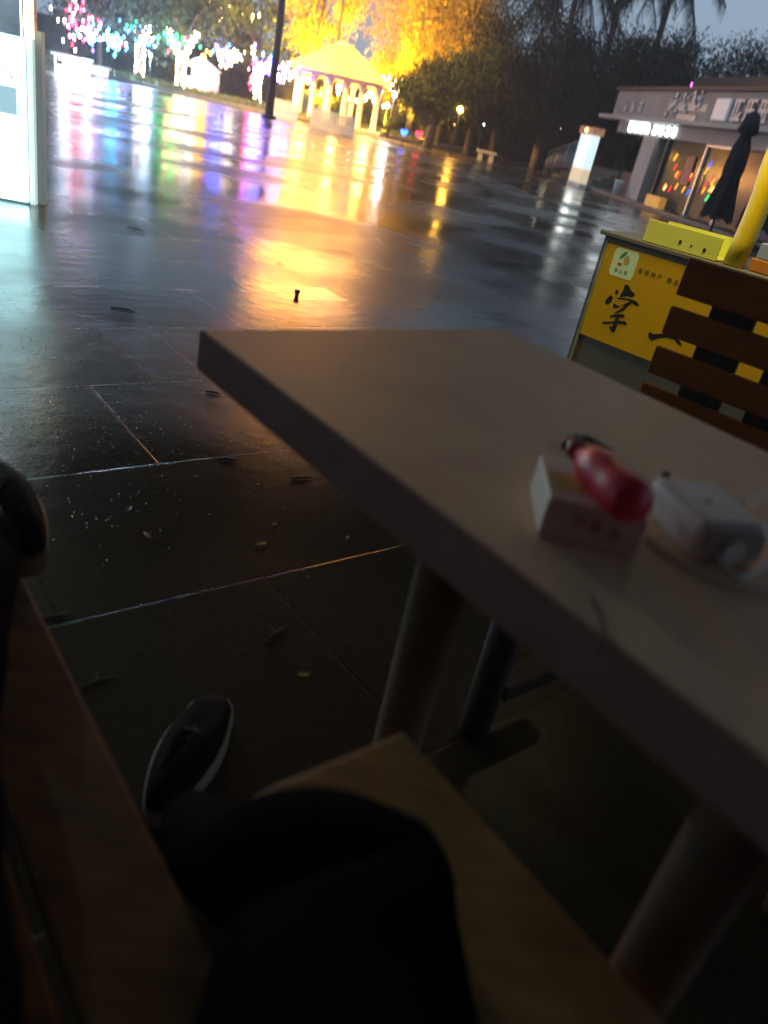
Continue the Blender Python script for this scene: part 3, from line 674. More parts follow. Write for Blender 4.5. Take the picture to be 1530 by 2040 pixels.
q = MB(); pts = [KM @ Vector((.14+.055*math.cos(t), .03, .83+.055*math.sin(t))) for t in [R(a) for a in range(20, 200, 20)]]
q.tube(pts, .005, 6); q.build('ring_mark', M_black, ks)
q = MB()
for a in ((.12,.40,.43,.433),(.12,.40,.20,.203)): q.box(a[0],a[1],.017,.022,a[2],a[3],KM)
for a in ((.12,.123,.2035,.4295),(.397,.40,.2035,.4295)): q.box(a[0],a[1],.017,.022,a[2],a[3],KM)
q.build('red_outline', mat('red_line', (.5,.08,.1), .5), ks)
for x in (.08,.17,.26): kb_('bottle_picture', x, x+.04, .017, .021, .05, .17, mat('picture_cream', (.8,.6,.4), .4, .2, emit=2.5, ecol=(1,.85,.6)))
q = MB(); q.box(-.085, -.045, -.2, -.1, 0, 1.16, KM); q.build('side_panel', mat('side_tan', (.16,.16,.15), .5, .15, 3, emit=.12, ecol=(.6,.8,.8)), ks)  # tan post given a faint glow for the sign's spilled light
q = MB(); q.box(-.040, -.001, -.10, -.03, 0, 1.10, KM); q.build('lit_edge', mat('edge_warm', (.5,.5,.45), .5, .1, 3, emit=.45, ecol=(.8,1,.95)), ks)
for i in range(4): kb_('light_tube', -.06+.024*i, -.048+.024*i, .0, .012, 1.105, 1.6, glow('warmtube', (1,.86,.55), 7))
q = MB(); q.ball(KM @ Vector((.55,.30,1.95)), .06, 0, 10, 6); q.build('lamp_globe', glow('signlamp', (.7,.95,1), 40), ks)  # added bulb on an arm, there to make glints on the slabs
q = MB(); q.tube([KM @ Vector((.55,.0,2.1)), KM @ Vector((.55,.30,2.02))], .012, 6); q.build('lamp_arm', M_black, ks)
lamp('sign_light', KM @ Vector((.55, .38, 1.95)), 42, (.9,.97,.95), .06, parent=ks)

# ------------------------------------------------------------ food stall at the right
S0 = at(1207, 462, .85); SM = frame(S0, Vector((.745, -.667, 0)))
def spx(x, y, off=0): return onplane(SM, x, y, off)
stall = empty('food_stall', (S0.x, S0.y, 0), 'food stall counter with a yellow front sign and black brush characters', 'stall')
M_sg = mat('stall_grey', (.17,.16,.13), .5, .15, 4)
def sb(name, x0, x1, y0, y1, z0, z1, m, par=None, bev=0): q = MB(); q.box(x0, x1, y0, y1, z0, z1, SM); return q.build(name, m, par or stall, bevel=bev)
sb('counter', 0, 2.4, .004, .75, .0, .835, M_sg, bev=.004)
sb('counter_top', -.02, 2.42, -.02, .77, .836, .856, M_sg, bev=.004)
sg = sb('sign_panel', .035, 1.9, -.006, .002, .365, .808, mat('sign_yellow', (.48,.27,.006), .5, .06, 3, spec=.12, emit=.07, ecol=(.9,.47,.004)))
sb('edge_strip', .020, .034, -.008, .003, .0, .81, mat('aluminium', (.5,.45,.25), .35, metal=.4))
M_ink = mat('ink_black', (.012,.012,.008), .6, .2)
def crop6(x, y): return spx(1190+x/7.286, 480+y/7.286, -.007)
strokes = [
 [(400,640),(425,632),(450,640),(480,700),(500,735),(545,765),(540,800),(490,822),(430,802),(330,822),(340,770),(370,730)],
 [(265,715),(285,705),(300,715),(305,750),(295,780),(270,775),(258,750)],
 [(115,870),(150,825),(195,785),(230,820),(200,890),(150,925),(120,912)],
 [(280,820),(420,830),(500,850),(560,870),(590,905),(605,930),(595,950),(540,932),(500,900),(440,862),(300,845)],
 [(235,910),(255,905),(280,930),(320,948),(300,970),(240,978),(230,950)],
 [(505,868),(520,890),(430,960),(380,1015),(290,1050),(230,1052),(340,990),(400,930),(320,948),(430,898)],
 [(170,1090),(260,1062),(380,1062),(400,1098),(370,1118),(300,1108),(200,1112)],
 [(80,1178),(110,1168),(150,1172),(300,1158),(400,1165),(430,1200),(420,1228),(380,1215),(250,1195),(100,1212),(75,1200)],
 [(270,1100),(320,1100),(290,1200),(275,1260),(245,1335),(210,1322),(165,1245),(220,1240),(245,1170)]]
ch = MB()
for i, s_ in enumerate(strokes): ch.poly([crop6(*p) for p in s_], SM, -.0078-.0002*i, -.0062)
ch.build('brush_character', M_ink, sg, fix=True)
ch = MB(); ch.poly([crop6(*p) for p in [(740,1340),(770,1322),(810,1352),(930,1345),(1080,1370),(1160,1410),(1210,1470),(1222,1530),(1170,1500),(1110,1430),(1000,1405),(900,1412),(780,1450),(745,1405)]], SM, -.0078, -.0062)
ch.build('brush_character', M_ink, sg, fix=True)
def rrect(x0, x1, z0, z1, r, n=5):
    o = []
    for cx, cz, a0 in ((x1-r,z1-r,0),(x0+r,z1-r,90),(x0+r,z0+r,180),(x1-r,z0+r,270)):
        for k in range(n+1): a = R(a0+90*k/n); o.append((cx+r*math.cos(a), cz+r*math.sin(a)))
    return o
lo = MB(); lo.poly(rrect(.085,.215,.675,.803,.02), SM, -.0078, -.0062)
logo = lo.build('logo_tile', mat('logo_green', (.50,.62,.28), .5, .08, emit=.12, ecol=(.6,.75,.35)), sg, fix=True)
def ell(cx, cz, rx, rz, rot=0, n=14): return [(cx+rx*math.cos(t)*math.cos(rot)-rz*math.sin(t)*math.sin(rot), cz+rx*math.cos(t)*math.sin(rot)+rz*math.sin(t)*math.cos(rot)) for t in [6.283*k/n for k in range(n)]]
for nm, e, c in (('leaf_mark', ell(.135,.775,.024,.008,.9), (.08,.35,.08)), ('fruit_mark', ell(.160,.757,.016,.022,.1), (.62,.55,.12)), ('red_mark', ell(.130,.732,.013,.008,0), (.7,.12,.03))):
    q = MB(); q.poly(e, SM, -.009, -.0079); q.build(nm, mat(nm, c, .5, .1), logo, fix=True)
def text(s, x, z, size, parent, m, name, y=-.0075):
    cu = bpy.data.curves.new(name, 'FONT'); cu.body = s; cu.size = size; cu.extrude = .0004
    tmp = bpy.data.objects.new(name, cu); COL.objects.link(tmp)
    bpy.context.view_layer.update()
    me = bpy.data.meshes.new_from_object(tmp.evaluated_get(bpy.context.evaluated_depsgraph_get()))
    bpy.data.objects.remove(tmp)
    me.transform(SM @ Matrix.Translation((x, y, z)) @ Matrix.Rotation(R(90), 4, 'X'))
    me.materials.clear(); me.materials.append(m)
    o = bpy.data.objects.new(name, me); COL.objects.link(o)
    o.parent = parent
    if parent.type == 'EMPTY': o.matrix_parent_inverse = Matrix.Translation(parent.location).inverted()
    return o
for i, c in enumerate('客家特产'): text(c, .232+i*.034, .722, .026, sg, M_ink, 'small_character')
for i, c in enumerate('精品'): text(c, .385+i*.034, .720, .026, sg, M_ink, 'small_character')
for i, c in enumerate('茶山堂'): text(c, .112+i*.026, .695, .020, logo, M_ink, 'small_character', -.0083)
# things standing on the counter
tr = empty('yellow_tray', SM @ Vector((.37,.1,.857)), 'yellow green plastic strip box with three black holes on the stall counter', 'tray')
def tb(name, x0, x1, y0, y1, z0, z1, m): q = MB(); q.box(x0, x1, y0, y1, z0, z1, SM); return q.build(name, m, tr, bevel=.003)
M_yg = mat('lime_plastic', (.78,.82,.12), .35, .06, 6, coat=.3)
tb('front_panel', .19, .56, .012, .020, .858, .955, M_yg)
tb('tray_back', .19, .56, .20, .208, .858, .955, M_yg); tb('tray_floor', .19, .56, .0205, .1995, .858, .866, M_yg)
for i, x in enumerate((.375,.430,.495)):
    q = MB(); q.poly(ell(x, .895-.003*i, .007 if i != 1 else .004, .009 if i != 1 else .005), SM, .0095, .0118); q.build('hole', M_ink, tr, fix=True)
po = empty('stall_post', SM @ Vector((.64,.1,.857)), 'yellow wooden post with knots rising from the stall counter', 'post')
q = MB(); n = 14; pts = []; rs = []
for i in range(n+1):
    t = i/n; pts.append(SM @ Vector((.625+.010*math.sin(t*9)-.045*t, .05+.1*t, .857+1.35*t))); rs.append(.046-.005*t + (.005 if i in (4, 9) else 0))
q.tube(pts, rs, 14); q.build('shaft', mat('yellow_post', (.85,.65,.02), .4, .12, 7, stretch=(1,1,.2), bump=.2), po)
q = MB()
for z, x in ((1.12,.618),(.93,.632),(.89,.640),(.905,.615)): q.ball(SM @ Vector((x,.018+.07*(z-.86),z)), .008, 0, 8, 5, (1,.5,1.6))
q.build('knot', mat('knot_brown', (.10,.06,.01), .6), po)
bx = empty('blue_tub', SM @ Vector((.9,.15,.857)), 'pale blue tub with an orange tray on the stall counter right of the post', 'tub')
q = MB(); q.box(.70, 1.3, .06, .30, .91, .975, SM); q.build('tub', mat('pale_blue_plastic', (.32,.45,.75), .35, .08), bx, bevel=.006)
q = MB(); q.box(.69, 1.31, .05, .31, .858, .909, SM); q.build('tray', mat('orange_plastic', (.55,.22,.02), .4, .35, 9), bx, bevel=.004)
hb = empty('stall_lamp', SM @ Vector((.6,-.25,1.75)), 'yellow lamp hanging over the stall counter', 'lamp')  # lamp added out of view to light the counter, post and sign
q = MB(); q.lathe([(.16,0),(.05,.1),(.02,.12),(0,.12)], SM @ Vector((.6,-.25,2.05)), 14); q.build('lamp_shade', M_black, hb)
q = MB(); q.ball(SM @ Vector((.6,-.25,2.03)), .04, 0, 10, 6); q.build('bulb', glow('stallbulb', (1,.9,.45), 20), hb)
lamp('stall_light', SM @ Vector((.55,-.30,1.95)), 40, (1,.78,.34), .22, 'SPOT', SM @ Vector((.55,-.05,.85)), hb, 95)

# ------------------------------------------------------------ slatted chair in front of the stall
CO = Vector((.747, 2.49, 0)); CHM = frame(CO, Vector((.745, -.667, 0)))
chair = empty('slatted_chair', CO, 'brown wooden chair with wide back slats between the table and the yellow sign', 'chair')
M_cb = mat('brown_slat', (.30,.095,.028), .6, .2, 6, bump=.1, spec=.15, stretch=(1,1,6))
M_cd = mat('dark_brown_wood', (.045,.022,.014), .5, .2)
def cz(y): return onplane(CHM, 1360-(y-540)*.37, y)[1]
rows = [(512,585),(607,662),(686,738),(758,812)]
for i, (a, b_) in enumerate(rows):
    q = MB(); q.box(.0, .52, -.012, .012, cz(b_), cz(a), CHM); q.build('back_slat', M_cb, chair, bevel=.006)
zt = cz(512); 
for a, b_ in ((.115,.255),(.335,.455)):
    q = MB(); q.box(a, b_, .0125, .035, .40, zt-.01, CHM); q.build('back_post', M_cd, chair, bevel=.004)
q = MB(); q.box(.0,.52,-.46,-.02,.40,.43, CHM); q.build('seat', M_cb, chair, bevel=.008)
for x in (.01,.47):
    for y in (-.45,-.06):
        q = MB(); q.box(x, x+.04, y, y+.04, 0, .399, CHM); q.build('leg', M_cd, chair, bevel=.004)

# ------------------------------------------------------------ the table
TA = Vector((-.387, 1.294, 0)); TU = Vector((.7396, .6730, 0)); TW = Vector((.6730, -.7396, 0))
TM = frame(TA, TW)          # local x along the long side, local y across (left of x) = TU
LT_, WT, ZT = 1.45, .775, .76
table = empty('table', TA, 'long pale wooden table with square edges and thick legs', 'table')
def tbx(name, x0, x1, y0, y1, z0, z1, m, bev=.003): q = MB(); q.box(x0, x1, y0, y1, z0, z1, TM); return q.build(name, m, table, bevel=bev)
def table_mat():
    m = mat('table_laminate', (.97,.70,.51), .5, .12, 6, bump=.03, bscale=160, spec=.35)
    return m
tbx('tabletop', 0, LT_, 0, WT, ZT-.076, ZT, table_mat(), .004)
tbx('edge_band', .003, LT_-.003, -.0025, -.0005, ZT-.074, ZT-.002, M_woodside, .0005)
def leg(x, y, m=None):
    q = MB(); a = TM @ Vector((x, y, 0)); q.tube([a, a+Vector((0,0,.02)), a+Vector((0,0,ZT-.0765))], [.032,.034,.038], 28)
    q.build('leg', m or M_leg, table)
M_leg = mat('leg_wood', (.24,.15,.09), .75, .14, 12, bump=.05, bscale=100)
M_legd = mat('leg_dark', (.07,.04,.035), .5, .2, 12)  # leg wood darkened for the shade under the tabletop
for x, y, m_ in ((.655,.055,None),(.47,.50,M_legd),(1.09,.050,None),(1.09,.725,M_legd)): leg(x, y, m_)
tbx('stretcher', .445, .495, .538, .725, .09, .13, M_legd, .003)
tbx('apron', .725, 1.05, .10, .12, ZT-.13, ZT-.0765, M_woodside, .003)
q = MB(); q.tube([at(x, y, ZT+.0006) for x, y in ((1178,1190),(1196,1225),(1206,1262),(1200,1290),(1190,1302))], .0013, 5); tag(q.build('hair_thread', M_ink), 'thin dark curved thread lying near the table edge', 'thread')

# ------------------------------------------------------------ things on the table
b0 = at(1070,1068,ZT); b1 = at(1262,1110,ZT); d = (b1-b0); wB = d.length; BX = frame(b0, d)
box = empty('small_box', (b0.x, b0.y, ZT), 'small white carton with a red lid edge and pink print', 'box')
hB = .052; dB = .125
M_card = mat('white_card', (.90,.88,.82), .55, .06, 8)
q = MB(); q.box(0, wB, 0, dB, ZT+.0005, ZT+hB, BX); q.build('carton', M_card, box, bevel=.003)
q = MB(); q.box(-.0005, wB+.0005, -.0012, -.0002, ZT+.002, ZT+hB-.004, BX); fp = q.build('front_face', mat('pinkish_card', (.85,.62,.56), .6, .1, 8), box)
for i, (x, z) in enumerate(((.035,.030),(.055,.030),(.078,.024))):
    q = MB(); glyph(q, x, ZT+z-.006, .012, BX, -.0022, -.0014, random.Random(i+2), .16); q.build('print_mark', mat('pink_ink', (.65,.25,.25), .6), fp, fix=True)
q = MB(); q.box(.004, .045, .030, .078, ZT+hB+.0003, ZT+hB+.0010, BX); q.build('yellow_print', mat('yellow_ink', (.62,.62,.22), .6), box)
# red bottle lying across the carton
z_ = ZT+hB
pA = at(1158,905,z_+.020); pB = at(1262,1005,z_+.024)
rb = empty('red_bottle', (pA+pB)/2, 'glossy translucent red plastic bottle lying across the white carton', 'bottle')
ax = (pB-pA).normalized(); LL = (pB-pA).length
rot = Vector((0,0,1)).rotation_difference(ax).to_matrix()
M_red = mat('red_plastic', (.98,.04,.08), .42, .15, 30, coat=.15, bump=.25, bscale=25)
q = MB(); q.lathe([(0,-.004),(.011,0),(.0125,.012),(.010,.018),(.012,.022),(.023,.030),(.0265,.045),(.0265,LL*.55),(.025,LL*.62),(.027,LL*.7),(.027,LL-.004),(.022,LL+.004),(0,LL+.007)], pA, 20, M=rot); q.build('bottle_body', M_red, rb)
q = MB(); q.lathe([(0,-.022),(.012,-.022),(.0135,-.019),(.0135,-.0045),(0,-.0045)], pA, 16, M=rot); q.build('cap', mat('red_cap', (.5,.03,.04), .3, .1, coat=.5), rb)
# black cord loop behind
pts = [at(x, y, ZT+z) for x, y, z in ((1122,893,.004),(1126,880,.005),(1145,872,.006),(1170,874,.006),(1195,884,.005),(1222,897,.004))]
q = MB(); q.tube(pts, [.003,.0055,.006,.005,.003,.0015], 8); tag(q.build('curved_strap', mat('black_rubber', (.015,.015,.017), .5)), 'short black curved strap behind the red bottle', 'strap')
# white power adapter lying on its side
a0 = at(1392,1128,ZT); a1 = at(1545,1140,ZT); AX = frame(a0, Vector((a1.x-a0.x, a1.y-a0.y, 0)))
ad = empty('power_adapter', a0, 'chunky white power adapter with a dark rounded face beside the carton', 'adapter')
M_pl = mat('white_plastic', (.88,.80,.84), .3, .05, 6, coat=.3)
q = MB(); q.box(-.012, .085, .004, .135, ZT+.0005, ZT+.055, AX); q.build('body', M_pl, ad, bevel=.014)
q = MB(); q.poly(rrect(-.002,.075,ZT+.008,ZT+.049,.012), AX, .0005, .0045); fc = q.build('face', mat('grey_face', (.42,.38,.37), .4), ad, fix=True)
q = MB(); q.tube([AX @ Vector((.034,-.006,ZT+.026)), AX @ Vector((.034,.0004,ZT+.026))], .014, 18); q.build('socket', M_pl, fc)
q = MB(); q.poly(rrect(0,.012,0,.008,.003), AX @ Matrix.Translation((.022,.06,ZT+.0555)) @ Matrix.Rotation(R(-90),4,'X'), 0, .0006); q.build('print_mark', mat('grey_ink', (.25,.25,.27), .6), ad, fix=True)
def cable(pts, r, label, m, name='cable', cat='cable'):
    q = MB(); P_ = [Vector(p) for p in pts]; o = []
    for i in range(len(P_)-1):
        a, b_, c, d_ = P_[max(0,i-1)], P_[i], P_[i+1], P_[min(len(P_)-1,i+2)]
        for k in range(6):
            t = k/6; o.append(.5*((2*b_)+(c-a)*t+(2*a-5*b_+4*c-d_)*t*t+(3*b_-a-3*c+d_)*t**3))
    o.append(P_[-1]); q.tube(o, r, 8); return tag(q.build(name, m), label, cat)
cable([at(1428,1100,ZT+.02), at(1445,1125,ZT+.012), at(1478,1150,ZT+.005), at(1510,1135,ZT+.004), at(1560,1095,ZT+.004)], .0035, 'white cable running from the adapter socket to the right', mat('cable_white', (.8,.76,.74), .5))
cable([at(1288,1075,ZT+.003), at(1320,1098,ZT+.003), at(1370,1128,ZT+.003), at(1420,1155,ZT+.003), at(1480,1172,ZT+.003), at(1560,1180,ZT+.003)], .004, 'pinkish white cable curving along the front of the adapter', mat('cable_pink', (.75,.62,.58), .5))
cable([at(1480,1003,ZT+.03), at(1505,990,ZT+.02), at(1560,965,ZT+.004)], .003, 'short white cable behind the adapter', mat('cable_white', (.8,.76,.74)))
q = MB(); q.ball(at(1326,948,ZT+.006), .007, 0, 10, 6); tag(q.build('rubber_stub', M_ink), 'tiny black rubber stub behind the adapter', 'stub')

# ------------------------------------------------------------ benches
c0 = at(805,1457,.45); c1 = at(450,1600,.45)
BWd = (c1-c0).length
bench = empty('bench', (c0.x, c0.y, 0), 'wooden bench under the seated person with its end beyond the knee', 'bench', 'wooden benches')
BE = frame(c0, TW)     # x away from the corner along the table, y to the left = TU direction, so the board lies at negative y
def bn(fr, root, name, x0, x1, y0, y1, z0, z1, m=M_bench, bev=.004): q = MB(); q.box(x0, x1, y0, y1, z0, z1, fr); return q.build(name, m, root, bevel=bev)
bn(BE, bench, 'seat', 0, 1.35, -BWd, 0, .425, .45, M_benchlit)
bn(BE, bench, 'apron', .06, 1.25, -BWd+.02, -BWd+.04, .34, .424); bn(BE, bench, 'apron', .06, 1.25, -.04, -.02, .34, .424)
for x in (.08, 1.2):
    for y in (-BWd+.045, -.085): bn(BE, bench, 'leg', x, x+.04, y, y+.04, 0, .4235)
e0 = at(60,1180,.45); BF = frame(e0, TW)
bench2 = empty('bench', (e0.x, e0.y, 0), 'brown plank bench at the left edge below the raised shoe', 'bench', 'wooden benches')
bn(BF, bench2, 'plank', -.25, 1.2, -.115, 0, .425, .45); bn(BF, bench2, 'plank', -.25, 1.2, -.26, -.13, .425, .45)
bn(BF, bench2, 'frame', -.2, 1.15, -.20, -.18, .36, .424)
for x in (-.18, 1.05):
    for y in (-.24, -.06): bn(BF, bench2, 'leg', x, x+.04, y, y+.04, 0, .4235)

# ------------------------------------------------------------ the seated person (phone holder): legs in view
person = empty('person', Vector((.1,-.1,.45)), 'seated person in dark trousers and sneakers, legs stretched towards the plaza', 'person')
def skin(name, verts, edges, radii, m, root=0, par=person, sub=2):
    me = bpy.data.meshes.new(name); me.from_pydata(verts, edges, []); me.materials.append(m)
    o = bpy.data.objects.new(name, me); COL.objects.link(o); o.parent = par
    if par.type == 'EMPTY': o.matrix_parent_inverse = Matrix.Translation(par.location).inverted()
    o.modifiers.new('skin', 'SKIN').use_smooth_shade = True
    s = o.modifiers.new('sub', 'SUBSURF'); s.levels = s.render_levels = sub
    sv = me.skin_vertices[0].data
    for i, r in enumerate(radii):
        sv[i].radius = (r, r) if not isinstance(r, tuple) else r; sv[i].use_root = (i == root)
    return o
hipC = Vector((.12,-.20,.56)); hR = Vector((.17,-.12,.55)); hL = Vector((.0,-.17,.55))
kR = at(758,1682,.50); aR = at(375,1650,.12); kL = Vector((-.36,.42,.60)); aL = Vector((-.56,.90,.55))
body = [hipC, hipC+Vector((-.02,-.06,.25)), hipC+Vector((-.04,-.08,.48)), hipC+Vector((-.05,-.06,.60)), hipC+Vector((-.05,-.04,.68)),
        hR, kR, aR, hL, kL, aL]
skin('body', body, [(0,1),(1,2),(2,3),(3,4),(0,5),(5,6),(6,7),(0,8),(8,9),(9,10)], [.12,.12,.13,.055,.05,.075,.052,.036,.075,.05,.035], mat('skin_tone', (.42,.27,.20), .5, .08))
tr_ = [hipC, hR, at(640,1900,.50), kR, at(610,1735,.53), at(505,1728,.47), at(430,1692,.30), aR+Vector((0,0,.02)), hL, hL.lerp(kL,.5), kL, kL.lerp(aL,.5), kL.lerp(aL,.92)]
skin('trousers', tr_, [(0,1),(1,2),(2,3),(3,4),(4,5),(5,6),(6,7),(0,8),(8,9),(9,10),(10,11),(11,12)], [.15,.13,.128,.088,.088,.068,.062,.052,.11,.10,.09,.07,.062], M_navy, sub=4)
jk = [hipC+Vector((0,0,.04)), hipC+Vector((-.02,-.06,.26)), hipC+Vector((-.04,-.08,.46)), hipC+Vector((-.24,-.08,.44)), hipC+Vector((-.30,-.02,.20)), Vector((-.10,-.06,.98)), hipC+Vector((.16,-.08,.44)), hipC+Vector((.24,-.02,.22)), Vector((.12,-.06,.98))]
skin('jacket', jk, [(0,1),(1,2),(2,3),(3,4),(4,5),(2,6),(6,7),(7,8)], [.16,.15,.14,.07,.055,.04,.07,.055,.04], M_navy)
_tx = bpy.data.textures.new('folds', 'CLOUDS'); _tx.noise_scale = .12; _tx.noise_depth = 2
for _n in ('trousers', 'jacket'):
    _o = next(o for o in bpy.data.objects if o.name == _n)
    _d = _o.modifiers.new('folds', 'DISPLACE'); _d.texture = _tx; _d.strength = .022; _d.mid_level = .5; _d.texture_coords = 'LOCAL'
def shoe(heel, toe, up, label, mU, mS, side):
    """sneaker: sole with raised rim, upper, laces; heel and toe are ground contact points"""
    heel, toe = Vector(heel), Vector(toe); f = (toe-heel).normalized(); up = (up - f*up.dot(f)).normalized(); s = f.cross(up)
    L_ = (toe-heel).length; MX = Matrix((s, f, up)).transposed().to_4x4(); MX.translation = heel
    def outline(k, z, y0=0, n=28):
        o = []
        for i in range(n):
            t = 2*math.pi*i/n; y = (1-math.cos(t))/2*L_; u = y/L_
            wd = (.042+.014*math.sin(min(1,u*1.15)*math.pi*.92-.35))*k if u < .86 else .054*k
            e = math.sin(t); q = abs(e)**.55*(1 if e > 0 else -1)
            o.append(Vector((q*wd, y, z)))
        return o
    n = 28
    sole = MB(); r = [outline(.98,0), outline(1.10,.010), outline(1.08,.036), outline(.98,.040)]
    vs = [MX @ v for q in r for v in q]
    fs = [(a*n+i, a*n+(i+1)%n, (a+1)*n+(i+1)%n, (a+1)*n+i) for a in range(3) for i in range(n)] + [tuple(range(n))[::-1], tuple(range(3*n, 4*n))]
    sole.add(vs, fs, 0, True)
    so_ = sole.build('shoe', mU, person); 
    so_.data.materials.clear(); so_.data.materials.append(mS)
    so_.name = 'shoe'
    up_ = MB(); rings = []
    for a, (k, z) in enumerate(((.97,.030),(.98,.045),(.86,.066),(.62,.085),(.35,.098))):
        rr = []
        for v in outline(k, z):
            u = v.y/L_; h_ = z
            if u > .55: h_ = .030 + (z-.030)*(1-.55*(u-.55)/.45)
            y = L_*.5 + (v.y-L_*.5)*(1 if a < 2 else (.97,.88,.70)[a-2]) - (0 if a < 3 else .02*(a-2))
            rr.append(MX @ Vector((v.x, y, h_)))
        rings += rr
    fs = [(a*n+i, a*n+(i+1)%n, (a+1)*n+(i+1)%n, (a+1)*n+i) for a in range(4) for i in range(n)] + [tuple(range(4*n, 5*n))]
    up_.add(rings, fs, 0, True); up_.build('upper', mU, so_)
    lc = MB()
    for i in range(4):
        y = L_*(.45+.07*i); z = .086 - .004*(3-i) - (.020 if i > 1 else .004)*(i-1 if i > 1 else 0)
        lc.tube([MX @ Vector((-.02,y,z)), MX @ Vector((0,y,z+.008)), MX @ Vector((.02,y,z))], .0025, 5)
    lc.build('laces', mat('lace_grey', (.16,.15,.12), .7), so_)
    return MX
M_up = mat('shoe_black', (.015,.013,.012), .9, .3, 30, spec=.08, bump=.3); M_so = mat('shoe_sole', (.36,.32,.25), .5, .15, 10)
shoe(at(305,1650,.002), at(432,1415,.002), Vector((0,0,1)), '', M_up, M_so, 1)
shoe((-.490,.895,.455), (-.70,1.10,.475), Vector((.1,-.1,1)), '', M_up, mat('shoe_sole_tan', (.30,.22,.13), .5, .2, 10), -1)

# ------------------------------------------------------------ litter on the wet slabs
rnd = random.Random(77)
M_lf = mat('fallen_leaf', (.05,.04,.02), .4, .5, 20); M_lfg = mat('fallen_leaf_green', (.18,.20,.03), .4, .3, 20)
def leafobj(p, s, a, m, label, grp, name='fallen_leaf', cat='leaf'):
    q = MB(); vs = []; 
    for k in range(7):
        t = k/6; w_ = s*.22*math.sin(math.pi*t)**.8; zz = .002+.012*s/.05*math.sin(3*t)*.3
        for sg in (-1, 0, 1): vs.append(Vector((s*(t-.5), sg*w_, zz+(0 if sg else -.0015)+.002)))
    fs = [(3*i+j, 3*i+3+j, 3*i+4+j, 3*i+1+j) for i in range(6) for j in range(2)]
    Mx = Matrix.Translation(p) @ Matrix.Rotation(a, 4, 'Z'); q.add([Mx @ v for v in vs], fs); return tag(q.build(name, m), label, cat, grp)
def twig(p, s, a, label, grp=None):
    q = MB(); d_ = Vector((math.cos(a), math.sin(a), 0)); n_ = Vector((-d_.y, d_.x, 0))
    q.tube([p-d_*s*.5+Vector((0,0,.004)), p+n_*s*.05+Vector((0,0,.006)), p+d_*s*.5+Vector((0,0,.004))], [.003,.0045,.002], 5)
    q.tube([p+Vector((0,0,.005)), p+d_*s*.2+n_*s*.30+Vector((0,0,.006))], [.0025,.001], 4)
    return tag(q.build('twig', M_bark), label, 'twig', grp)
for (x, y, s, a, lb) in [(452,918,.07,.3,'dark twig on the wet slabs left of the table edge'), (600,955,.075,.55,'dark forked twig close under the table edge'), (272,458,.17,-.2,'dark curved twig far out on the shining plaza, left'),
        (120,1232,.07,.5,'thin twig beside the left bench'), (190,1365,.10,.9,'dark twig lying towards the sneaker'), (425,784,.06,.1,'small twig near the table corner'), (245,618,.12,.1,'dark flat twig in the wet at the left'), (550,1268,.09,1.2,'pale thin stalk on the slabs under the table')]:
    twig(at(x, y), s, a, lb)
for (x, y, s, lb) in [(533,862,.03,'tiny yellow green leaf near the table edge'), (545,1046,.028,'tiny green leaf on the slabs left of the table leg'), (520,1085,.04,'pale pointed leaf catching light left of the table leg'), (293,1068,.035,'brown leaf on the slabs above the sneaker'),
        (605,1345,.035,'pale leaf on the slabs by the table leg'), (690,1073,.03,'dark leaf on the slabs beside the table edge'), (258,1015,.03,'reddish leaf on the bright slab joint'), (875,590,.06,'dark leaf on the plaza behind the table'), (557,525,.06,'dark leaf on the plaza in front of the orange reflection')]:
    leafobj(at(x, y), s, rnd.uniform(0,3), M_lfg if 'green' in lb or 'pale' in lb else M_lf, lb, None)
for i in range(40):
    x = rnd.uniform(20, 620); y = rnd.uniform(560, 1330)
    if x > 380+(y-650)*.9 and y > 640: continue
    if x < 330 and y > 1180: continue
    leafobj(at(x, y), rnd.uniform(.006,.015), rnd.uniform(0,3), rnd.choice((M_lf, M_lf, M_lfg)), 'tiny wet leaf scrap scattered on the paving slabs', 'leaf scraps scattered on the slabs', 'leaf_scrap', 'leaf')
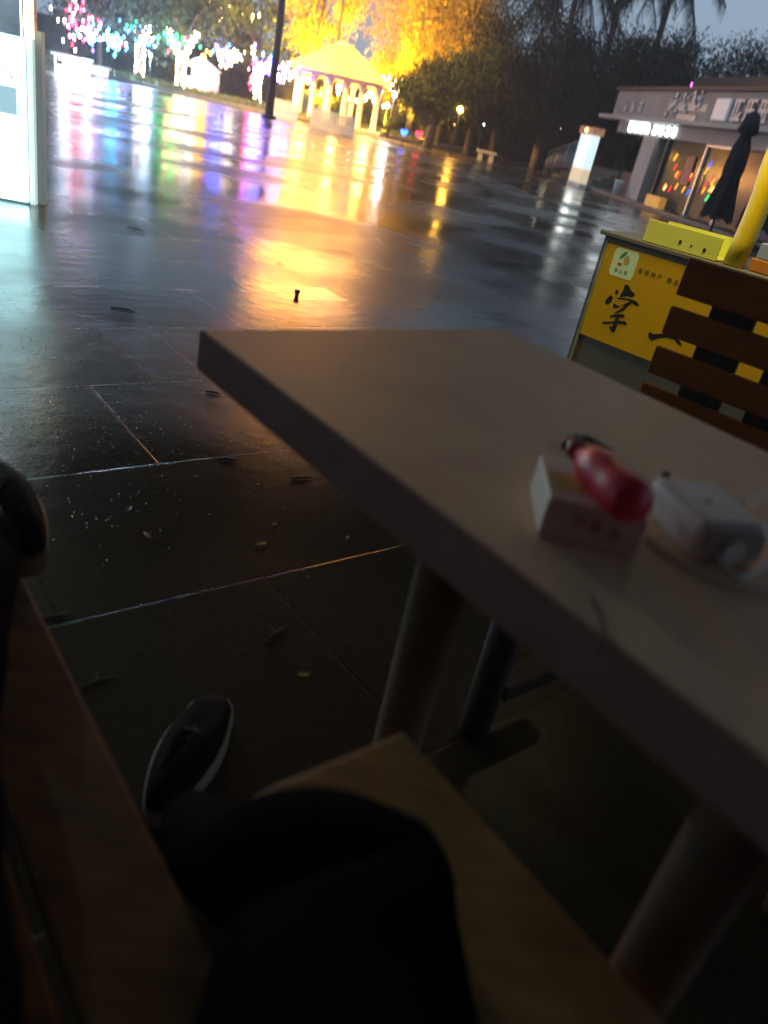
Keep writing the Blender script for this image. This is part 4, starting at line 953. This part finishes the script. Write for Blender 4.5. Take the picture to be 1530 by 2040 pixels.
# bottle cap with a stub of something pale
p = at(591, 590); r0 = empty('small_bottle', p, 'tiny bottle with a dark red cap standing on the orange slab', 'bottle')
q = MB(); q.lathe([(0,0),(.013,0),(.014,.016),(.009,.020),(0,.020)], p, 12); q.build('bottle_body', mat('bottle_grey', (.6,.58,.62), .2, .1), r0)
q = MB(); q.lathe([(.012,.0205),(.018,.022),(.018,.040),(0,.042)], p, 12); q.build('cap', mat('cap_darkred', (.7,.03,.06), .35), r0)
# metal beads put on the slabs to make rain drop glints
def beads():
    b = MB(); rn = random.Random(9)
    for i in range(750):
        x = rn.gauss(150, 150); y = 650 + abs(rn.gauss(0, 1))*190
        if y > 1400: continue
        p = at(x, y)
        if x > 380+(y-650)*.9 and y > 640: continue
        r = rn.uniform(.0008,.0030); b.ball(p+Vector((0,0,.0)), r, 0, 8, 6, (1,1,.8))
    return b.build('rain_drops', mat('water_bead', (.7,.75,.75), .08, .2, metal=1.0))  # mirror metal in place of water, so every bead glints
tag(beads(), 'rain drops glinting on the dark slabs', 'rain drops', kind='stuff')

# ------------------------------------------------------------ the awning added outside the frame to shade the table and wet slabs
aw = MB(); A_ = [(-15,-3.4),(9,-3.4),(9,11.6),(3,13.0),(-6.5,18),(-15,21)]
aw.add([Vector((x,y,z)) for z in (4.4,4.5) for x,y in A_], [(0,5,4,3,2,1),(6,7,8,9,10,11)]+[(k,(k+1)%6,(k+1)%6+6,k+6) for k in range(6)])
tag(aw.build('awning', mat('awning_dark', (.32,.28,.24), .8)), 'big dark awning over the seats', 'awning')
bw = MB(); bw.box(-15, 9, -3.4, -3.1, 0, 4.39)
tag(bw.build('wall', mat('wall_dark', (.06,.05,.05), .8)), 'dark wall behind the seats', 'wall')

# ------------------------------------------------------------ thin haze added to stand in for lens glare
hz = MB(); hz.box(-75, 75, -8, 72, -1, 14)
hm = bpy.data.materials.new('haze_air'); hm.use_nodes = True; hn = hm.node_tree; hn.nodes.clear()
pv = hn.nodes.new('ShaderNodeVolumePrincipled'); pv.inputs['Color'].default_value = (.85,.9,.95,1); pv.inputs['Density'].default_value = .0028; pv.inputs['Anisotropy'].default_value = .55
ho = hn.nodes.new('ShaderNodeOutputMaterial'); hn.links.new(pv.outputs[0], ho.inputs['Volume'])
tag(hz.build('haze', hm), 'thin rain haze over the plaza', 'haze', kind='stuff')
